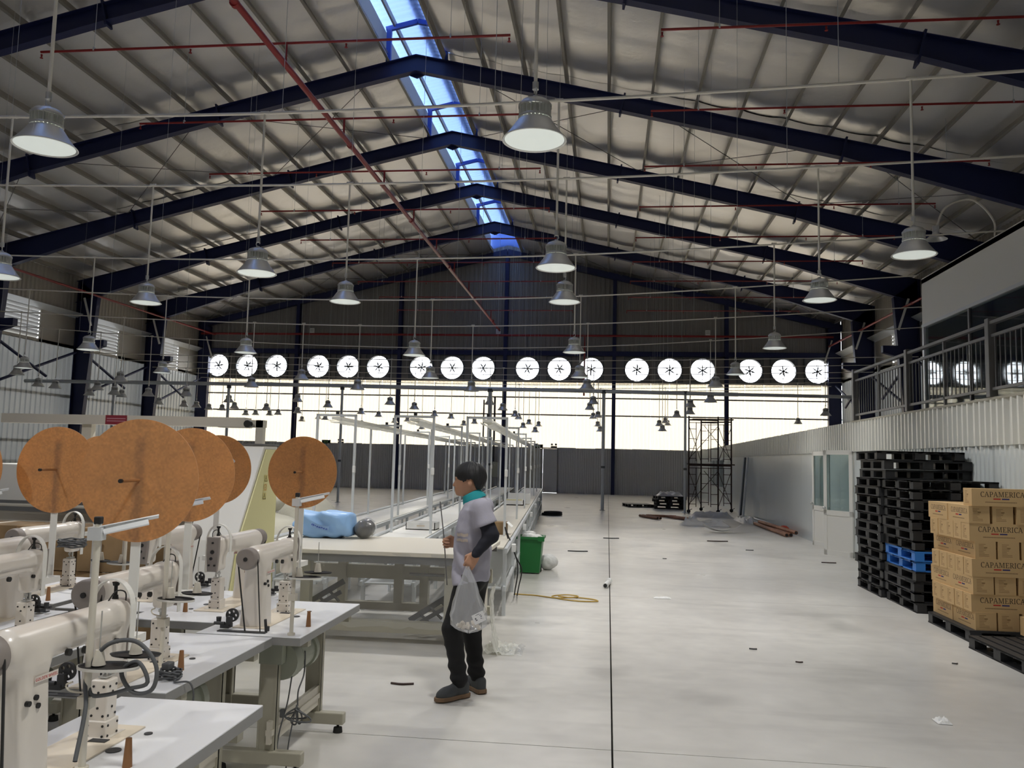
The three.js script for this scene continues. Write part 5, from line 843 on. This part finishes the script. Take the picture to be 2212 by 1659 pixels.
{ // printed cartons
  const kraft = '#c9a878';
  const sideT = canvasTex(512, 192, (c, w, h) => { c.fillStyle = kraft; c.fillRect(0, 0, w, h); c.fillStyle = '#33281c'; c.font = '78px serif'; c.textAlign = 'center'; c.textBaseline = 'middle'; c.fillText('CAPAMERICA', w * 0.54, 62, w * 0.78); c.fillStyle = '#b8322a'; c.fillRect(w * 0.38, 104, w * 0.13, 14); c.fillStyle = '#2c2c6a'; c.fillRect(w * 0.53, 104, w * 0.13, 14); c.fillStyle = '#6b5434'; for (let k = 0; k < 30; k++) c.fillRect(w * 0.24 + k * w * 0.0185, 142, 6, 10); });
  const endT = canvasTex(192, 192, (c, w, h) => { c.fillStyle = kraft; c.fillRect(0, 0, w, h); c.fillStyle = '#8a6d44'; for (let k = 0; k < 9; k++) c.fillRect(34, 30 + k * 16, 40 + 70 * hash(k, 3, 1), 5); c.fillRect(82, 62, 30, 12); });
  const mk = (t) => mat(0xffffff, 0.85, 0, { map: t }), mSide = mk(sideT), mEnd = mk(endT), mTop = mat(kraft, 0.85);
  const Lc = 0.55, Wc = 0.2, Hc = 0.1775;
  const gB = new THREE.BoxGeometry(Lc, Hc, Wc), mats = [mEnd, mEnd, mTop, mTop, mSide, mSide];    // long side along x
  const y0 = PH, X0 = 3.67, Z1 = -9.03; let n = 0;
  const place = (x, y, z, turn, label, layer) => { const o = new THREE.Mesh(gB, mats); o.name = numbered('printed_carton'); o.castShadow = o.receiveShadow = true; o.position.set(x + rr(-0.006, 0.006), y + Hc / 2, z + rr(-0.006, 0.006)); o.rotation.y = turn + rr(-0.02, 0.02); o.userData = { label, category: 'carton', group: 'printed cartons on the pallet' }; scene.add(o); };
  for (let l = 0; l < 7; l++) {
    const y = y0 + l * Hc, dx = [0.03, 0.0, 0.01, 0.015, 0.05, 0.0, 0.0][l];
    if (l % 2 === 0) { for (let a = 0; a < 2; a++) for (let b = 0; b < 4; b++) place(X0 + dx + Wc / 2 + 0.005 + b * (Wc + 0.022), y, Z1 - Lc / 2 - a * (Lc + 0.004), Math.PI / 2, `printed carton, end to the camera, ${nth[l]} layer, ${a ? 'back' : 'front'} row, ${['leftmost', 'second from left', 'third from left', 'rightmost'][b]}`); }
    else { for (let a = 0; a < 5; a++) for (let b = 0; b < 2; b++) place(X0 + dx + Lc / 2 + b * (Lc + 0.01), y, Z1 - Wc / 2 - a * (Wc + 0.006), 0, `printed carton, long side to the camera, ${nth[l]} layer, ${['front', 'second', 'third', 'fourth', 'back'][a]} row, ${b ? 'right' : 'left'}`); }
  }
  place(X0 + 0.02 + Lc / 2, y0 + 7 * Hc, Z1 - Wc / 2 + 0.01, 0, 'printed brown carton alone on top of the carton stack, nearest the camera');
  place(X0 + 0.03 + Lc / 2 + 0.46, y0 + 7 * Hc, Z1 - Wc / 2, 0, 'printed brown carton on top of the stack beside the topmost front one');
  for (const [x, z] of [[4.05, -8.62]]) place(x + 0.12, y0, z, Math.PI / 2, 'single printed brown carton standing on the empty front pallet');
}
// aluminium doors
function aluDoor(name, label, hx, hz, tx, tz) {
  const w = Math.hypot(tx - hx, tz - hz), d = struct(name, label); d.position.set(hx, 0, hz); d.rotation.y = Math.atan2(-(tz - hz), tx - hx);
  part(d, 'frame', [bb(0, 0.08, 0, 2.07, -0.02, 0.02), bb(w - 0.08, w, 0, 2.07, -0.02, 0.02), bb(0, w, 1.98, 2.07, -0.02, 0.02), bb(0, w, 0, 0.1, -0.02, 0.02), bb(0, w, 0.78, 0.88, -0.02, 0.02)], M.white);
  part(d, 'pane', bb(0.08, w - 0.08, 0.88, 1.98, -0.003, 0.003), M.glass); part(d, 'panel', bb(0.08, w - 0.08, 0.1, 0.78, -0.008, 0.008), M.white);
  part(d, 'knob', [new THREE.SphereGeometry(0.032, 14, 10).translate(0.05, 0.92, 0.06), cyl(0.012, 0.012, 0.05, 0.05, 0.92, 0.03, 'z')], M.silver);
}
aluDoor('door_2', 'white aluminium door, upper half glazed, farther of the two beside the pallets', 4.6, -19.45, 4.72, -18.6);
aluDoor('door_3', 'white aluminium door, upper half glazed, standing open next to the pallets', 4.33, -17.4, 4.72, -16.8);
{ // balcony railing
  const X = 4.7, y0 = 2.63, z0 = -16.5, z1 = 1, t = thing('balcony_railing', 'dark grey steel railing along the mezzanine edge', 'railing', [X, y0, z0]);
  const q = (z) => z - z0;
  for (let z = z0; z < z1; z += 2.85) part(t, 'post', rbox(0.1, 0.98, 0.1, 0.006, 0, 0.49, q(z)), M.greyMetal);
  part(t, 'top_rail', bb(-0.035, 0.035, 0.9, 0.94, 0, q(z1)), M.greyMetal);
  for (const y of [0.76, 0.1]) part(t, 'rail', bb(-0.018, 0.018, y - 0.018, y + 0.018, 0, q(z1)), M.greyMetal);
  for (let z = z0 + 1.42; z < z1; z += 2.85) part(t, 'mid_post', bb(-0.018, 0.018, 0, 0.92, q(z) - 0.018, q(z) + 0.018), M.greyMetal);
  for (let z = z0 + 0.14; z < z1; z += 0.132) part(t, 'baluster', cyl(0.0085, 0.0085, 0.64, 0, 0.43, q(z), 'y', 6), M.greyMetal);
}
{ // scaffold tower
  const t = thing('scaffold_tower', 'rusty two-tier scaffold tower on castors beside the partition', 'scaffold', [2.88, 0, -30.3]);
  const frames = [[0, 0, 1.06, -0.25], [0.62, -1.7, 1.66, -1.2]];
  for (const [ax, az, bx, bz] of frames) for (let tier = 0; tier < 2; tier++) {
    const y = 0.12 + tier * 1.62, A = (f, h) => V(ax + (bx - ax) * f, y + h, az + (bz - az) * f), g = [];
    g.push(rod(A(0, 0), A(0, 1.72), 0.027), rod(A(1, 0), A(1, 1.72), 0.027), rod(A(0, 1.58), A(1, 1.58), 0.027), rod(A(0, 1.48), A(1, 1.48), 0.012), rod(A(0.25, 0.1), A(0.25, 1.5), 0.013), rod(A(0.75, 0.1), A(0.75, 1.5), 0.013));
    for (const h of [0.2, 0.55, 0.9, 1.25]) g.push(rod(A(0, h), A(0.25, h), 0.011), rod(A(0.75, h), A(1, h), 0.011));
    part(t, 'ladder_frame', g, M.rust);
  }
  for (let tier = 0; tier < 2; tier++) for (const [a, b] of [[[0, 0], [0.62, -1.7]], [[1.06, -0.25], [1.66, -1.2]]]) { const y = 0.2 + tier * 1.62; part(t, 'cross_brace', [rod(V(a[0], y, a[1]), V(b[0], y + 1.3, b[1]), 0.011), rod(V(a[0], y + 1.3, a[1]), V(b[0], y, b[1]), 0.011)], M.rust); }
  for (let tier = 0; tier < 2; tier++) { const y = 0.3 + tier * 1.62; part(t, 'cross_brace', [rod(V(0, y, 0), V(1.06, y + 1.2, -0.25), 0.011), rod(V(0.55, y + 1.2, -0.1), V(1.66, y, -1.2), 0.011)], M.rust); }
  part(t, 'platform', [bb(0.0, 1.66, 1.72, 1.76, -0.75, -0.35)], M.rust); part(t, 'platform', [bb(0.2, 1.66, 3.36, 3.4, -1.0, -0.6)], M.rust);
  for (const [x, z] of [[0, 0], [1.06, -0.25], [0.62, -1.7], [1.66, -1.2]]) part(t, 'castor', [cyl(0.065, 0.065, 0.035, x, 0.065, z, 'z', 16), box(0.02, 0.1, 0.06, x, 0.1, z), bar(V(x, 0.09, z), V(x + 0.12, 0.15, z), 0.02, 0.02)], M.dark);
}
{ // loose poles leaning on the partition
  for (const [i, x, z] of [[0, 4.58, -29.2], [1, 4.57, -28.9], [2, 4.6, -28.55]]) single('steel_pole', `grey steel pole leaning on the partition right of the scaffold, ${['leftmost', 'middle', 'rightmost'][i]}`, 'pole', rod(V(x - 0.12, 0.0, z + 0.1), V(x + 0.06, 2.0, z), 0.035, 10), i === 1 ? M.galvDark : M.galv, 'poles on the partition');
  // orange tubes on the floor
  const or = [[1.05, -27.3, 1.55, -26.2], [1.15, -27.35, 1.65, -26.25], [1.25, -27.4, 2.2, -27.3], [1.9, -27.3, 2.5, -26.1], [2.05, -27.35, 2.65, -26.2]];
  or.forEach(([a, b, c, d], i) => { const t = thing('orange_tube', `rusty orange steel tube in the loose bundle on the floor, ${['leftmost', 'second from left', 'middle crosswise', 'second from right', 'rightmost'][i]}`, 'tube', [0, 0, 0], 0, 'orange tubes on the floor'); part(t, 'tube', rod(V(a, 0.045, b), V(c, 0.045, d), 0.04, 10), M.orange); part(t, 'open_end', orient(new THREE.CylinderGeometry(0.031, 0.031, 0.006, 10), V(c, 0.045, d), V(c + (c - a) * 0.006, 0.045, d + (d - b) * 0.006)), M.black); });
  const lp = [[4.3, -25.2, 4.38, -21.2], [4.42, -25.0, 4.5, -21.3], [4.36, -24.8, 4.56, -21.0]];
  lp.forEach(([a, b, c, d], i) => { const t = thing('orange_tube', `long rusty tube lying along the partition, ${['nearest the aisle', 'middle one', 'nearest the wall'][i]}`, 'tube', [0, 0, 0], 0, 'tubes along the partition'); part(t, 'tube', rod(V(a, i === 2 ? 0.13 : 0.05, b), V(c, i === 2 ? 0.13 : 0.05, d), 0.048, 10), M.orange); part(t, 'open_end', orient(new THREE.CylinderGeometry(0.036, 0.036, 0.008, 10), V(c, i === 2 ? 0.13 : 0.05, d), V(c, i === 2 ? 0.13 : 0.05, d + 0.008)), M.black); });
  const gp = [[4.55, -29, 4.55, -23.4, 0.03], [4.65, -28.6, 4.62, -23, 0.03], [4.6, -27.5, 4.68, -22.8, 0.08], [4.45, -23.9, 4.7, -22.9, 0.05]];
  gp.forEach(([a, b, c, d, y], i) => single('steel_pipe', `grey steel pipe lying along the partition base, ${['outermost', 'second', 'on top', 'short piece at the near end'][i]}`, 'pipe', rod(V(a, y, b), V(c, y, d), 0.028, 8), M.galv, 'grey pipes along the partition'));
  const h = thing('red_helmet', 'red plastic helmet on the floor at the partition base', 'helmet', [4.6, 0, -22.6]); part(h, 'shell', lathe([[0.15, 0.0], [0.15, 0.06], [0.13, 0.13], [0.07, 0.18], [0.001, 0.19]], 24), mat(new THREE.Color().setRGB(0.45, 0.04, 0.02), 0.4)); part(h, 'brim', lathe([[0.15, 0.005], [0.19, 0.0], [0.19, 0.01]], 24), mat(new THREE.Color().setRGB(0.45, 0.04, 0.02), 0.4));
  const crump = (x, z, w, d, hh, s) => gridGeo(30, 22, (u, v) => { const e = Math.min(1, 6 * Math.min(u, 1 - u, v, 1 - v)); return [x + (u - 0.5) * w, 0.003 + hh * e * Math.max(0.05, fbm(u * 7 + s, v * 7, s, 3) - 0.15), z + (v - 0.5) * d]; });
  single('film_heap', 'heap of crumpled clear film at the scaffold foot', 'plastic film', crump(3.45, -28.4, 1.4, 0.9, 0.3, 3), M.filmWhite, 'crumpled film heaps');
  single('film_heap', 'crumpled clear film heap in the middle of the aisle litter', 'plastic film', crump(2.75, -24.3, 1.4, 0.5, 0.3, 8), M.filmWhite, 'crumpled film heaps');
  single('film_heap', 'white film bundle beside the long pipes at the partition', 'plastic film', crump(4.25, -26.4, 0.5, 2.0, 0.3, 5), M.filmWhite, 'crumpled film heaps');
  const fs = single('foam_scrap', 'curved piece of white foam on the floor in front of the film heaps', 'foam', gridGeo(16, 6, (u, v) => [2.45 + u * 0.95, 0.02 + 0.16 * Math.pow(Math.abs(u - 0.5) * 2, 2) + 0.05 * v, -22.1 + v * 0.35]), M.foam);
  single('paper_scrap', 'small white scrap beside the orange tubes', 'paper', crump(2.5, -25.4, 0.45, 0.35, 0.3, 15), M.foam, 'floor scraps');
  single('paper_scrap', 'crumpled white paper on the empty floor at the lower right', 'paper', [crump(2.3, -6.17, 0.095, 0.12, 0.05, 11)], M.foam, 'floor scraps');
  single('paper_scrap', 'thin white paper strip on the floor in the centre of the aisle', 'paper', [crump(0.72, -11.0, 0.22, 0.1, 0.03, 21)], M.foam, 'floor scraps');
  const pv = thing('pvc_pipe', 'short white pipe offcut with a black end lying on the floor joint', 'pipe', [0, 0, 0]); part(pv, 'tube', rod(V(0.045, 0.035, -12.1), V(-0.01, 0.035, -11.65), 0.034, 14), M.plasticWhite); part(pv, 'open_end', rod(V(-0.01, 0.035, -11.65), V(-0.0108, 0.035, -11.643), 0.026, 14), M.black); part(pv, 'coupling', rod(V(0.045, 0.04, -12.12), V(0.035, 0.04, -12.0), 0.04, 14), M.plasticWhite);
  const tiny = [[2.486, -19.36, 0.5, 'thin brown stick'], [-0.55, -16.2, 0.4, 'thin dark stick'], [2.9, -17.6, 0.16, 'short black tube'], [-1.53, -6.35, 0.18, 'thin brown twig'], [1.38, -8.2, 0.07, 'small black bolt'], [3.1, -8.0, 0.05, 'small dark crumb'], [4.0, -15.8, 0.26, 'short black strip'], [1.05, -15.5, 0.07, 'small black bit'], [0.1, -19.2, 0.4, 'thin grey wire'], [1.7, -7.75, 0.06, 'tiny black clip']];
  tiny.forEach(([x, z, l, what], i) => { const a = rr(-0.5, 0.5); single('floor_litter', `${what} lying on the bare floor, ${['mid aisle before the foam', 'left of the joint', 'right of centre', 'left of the man\'s feet', 'centre right foreground', 'near the front pallet', 'in front of the open door', 'beyond the paper strip', 'across the floor joint far off', 'near the foreground bolt'][i]}`, 'litter', tube([V(x - l / 2 * Math.cos(a), 0.007, z), V(x, 0.009, z + 0.02), V(x + l / 2 * Math.cos(a), 0.007, z + l * 0.3 * Math.sin(a))], Math.min(0.018, 0.005 + l * 0.02), 10, 5), i % 3 === 0 ? M.rust : M.dark, 'floor litter'); });
  // far pallets
  for (let k = 0; k < 4; k++) pallet(2.35 + (k % 2) * 0.05, k * PH, -32.9, Math.PI / 2 + 0.05 * k, M.pallet, `black plastic pallet, ${nth[k]} in the low pile far off before the back wall`, 'far pallets');
  pallet(1.2, 0, -33.6, 0.2, M.pallet, 'black plastic pallet lying left of the low far pile', 'far pallets');
  single('film_heap', 'clear film thrown over the low far pallet pile', 'plastic film', crump(2.4, -32.9, 1.0, 0.9, 0.3, 31).translate(0, 4 * PH, 0), M.filmWhite, 'crumpled film heaps');
  const tyre = single('cable_ring', 'flat black ring of hose on the far floor left of the joint', 'hose', [new THREE.TorusGeometry(0.3, 0.035, 8, 28).rotateX(Math.PI / 2).translate(0, 0.036, 0), new THREE.TorusGeometry(0.27, 0.03, 8, 28).rotateX(Math.PI / 2).translate(0.03, 0.09, 0)], M.rubber); tyre.position.set(-1.75, 0, -26.8);
  // back wall fittings
  const wz = ZB + 0.34;
  for (const [x, lab] of [[-15.8, 'green exit sign on the back wall left of the benches'], [-3.78, 'green exit sign above the grey back door']]) { const e = thing('exit_sign', lab, 'sign', [x, 2.52, ZB + 0.1]); part(e, 'case', rbox(0.5, 0.2, 0.06, 0.01), M.dark); decal(e, 'sign_face', 0.44, 0.15, mat(0xffffff, 0.5, 0, { map: canvasTex(128, 44, (c) => { c.fillStyle = '#10240f'; c.fillRect(0, 0, 128, 44); c.fillStyle = '#8fd07a'; c.font = 'bold 32px sans-serif'; c.textAlign = 'center'; c.textBaseline = 'middle'; c.fillText('EXIT', 64, 23); }) }), [0, 0, 0.032], [0, 0, 0]); const l = thing('emergency_light', 'twin-headed emergency light beside the ' + lab, 'lamp', [x + 0.85, 2.5, ZB + 0.08]); part(l, 'case', rbox(0.34, 0.1, 0.08, 0.01), M.greyMetal); for (const s of [-0.11, 0.11]) part(l, 'spot_head', cyl(0.05, 0.06, 0.08, s, 0.13, 0.02, 'z', 12), M.greyMetal); }
  const cb = thing('control_box', 'grey control cabinet with dark duct at the back wall', 'cabinet', [-6.2, 0, ZB + 0.46]); part(cb, 'cabinet', rbox(0.62, 0.85, 0.25, 0.01, 0.1, 1.2, 0), M.motor); part(cb, 'duct', [bb(-0.35, -0.15, 0, 4.9, -0.05, 0.05), bb(-0.05, 0.05, 1.6, 5.2, -0.05, 0.0), rod(V(-0.6, 1.6, 0), V(-0.6, 5.0, 0), 0.04)], M.dark); part(cb, 'indicator', cyl(0.02, 0.02, 0.02, 0.1, 1.45, 0.13, 'z'), M.silver);
  const fw = single('film_sheet', 'crumpled clear film hung on the back wall left of the grey door', 'plastic film', gridGeo(20, 40, (u, v) => [-4.4 + u * 0.76, 0.05 + v * 2.3, ZB + 0.12 + 0.1 * fbm(u * 4, v * 9, 3)]), M.filmDull);
  for (const [x, lab] of [[-16.92, 'left'], [-6.15, 'middle'], [5.3, 'right']]) { const o = thing('wall_tag', `small white box on the dark gable, ${lab} of three`, 'box', [x, 8.84, ZB + 0.1], 0, 'white boxes on the gable'); part(o, 'case', rbox(0.26, 0.3, 0.08, 0.01), M.plasticWhite); part(o, 'slot', [box(0.18, 0.02, 0.004, 0, 0.06, 0.041), box(0.18, 0.02, 0.004, 0, -0.02, 0.041)], M.greyMetal); }
}
renderer.render(scene, camera);
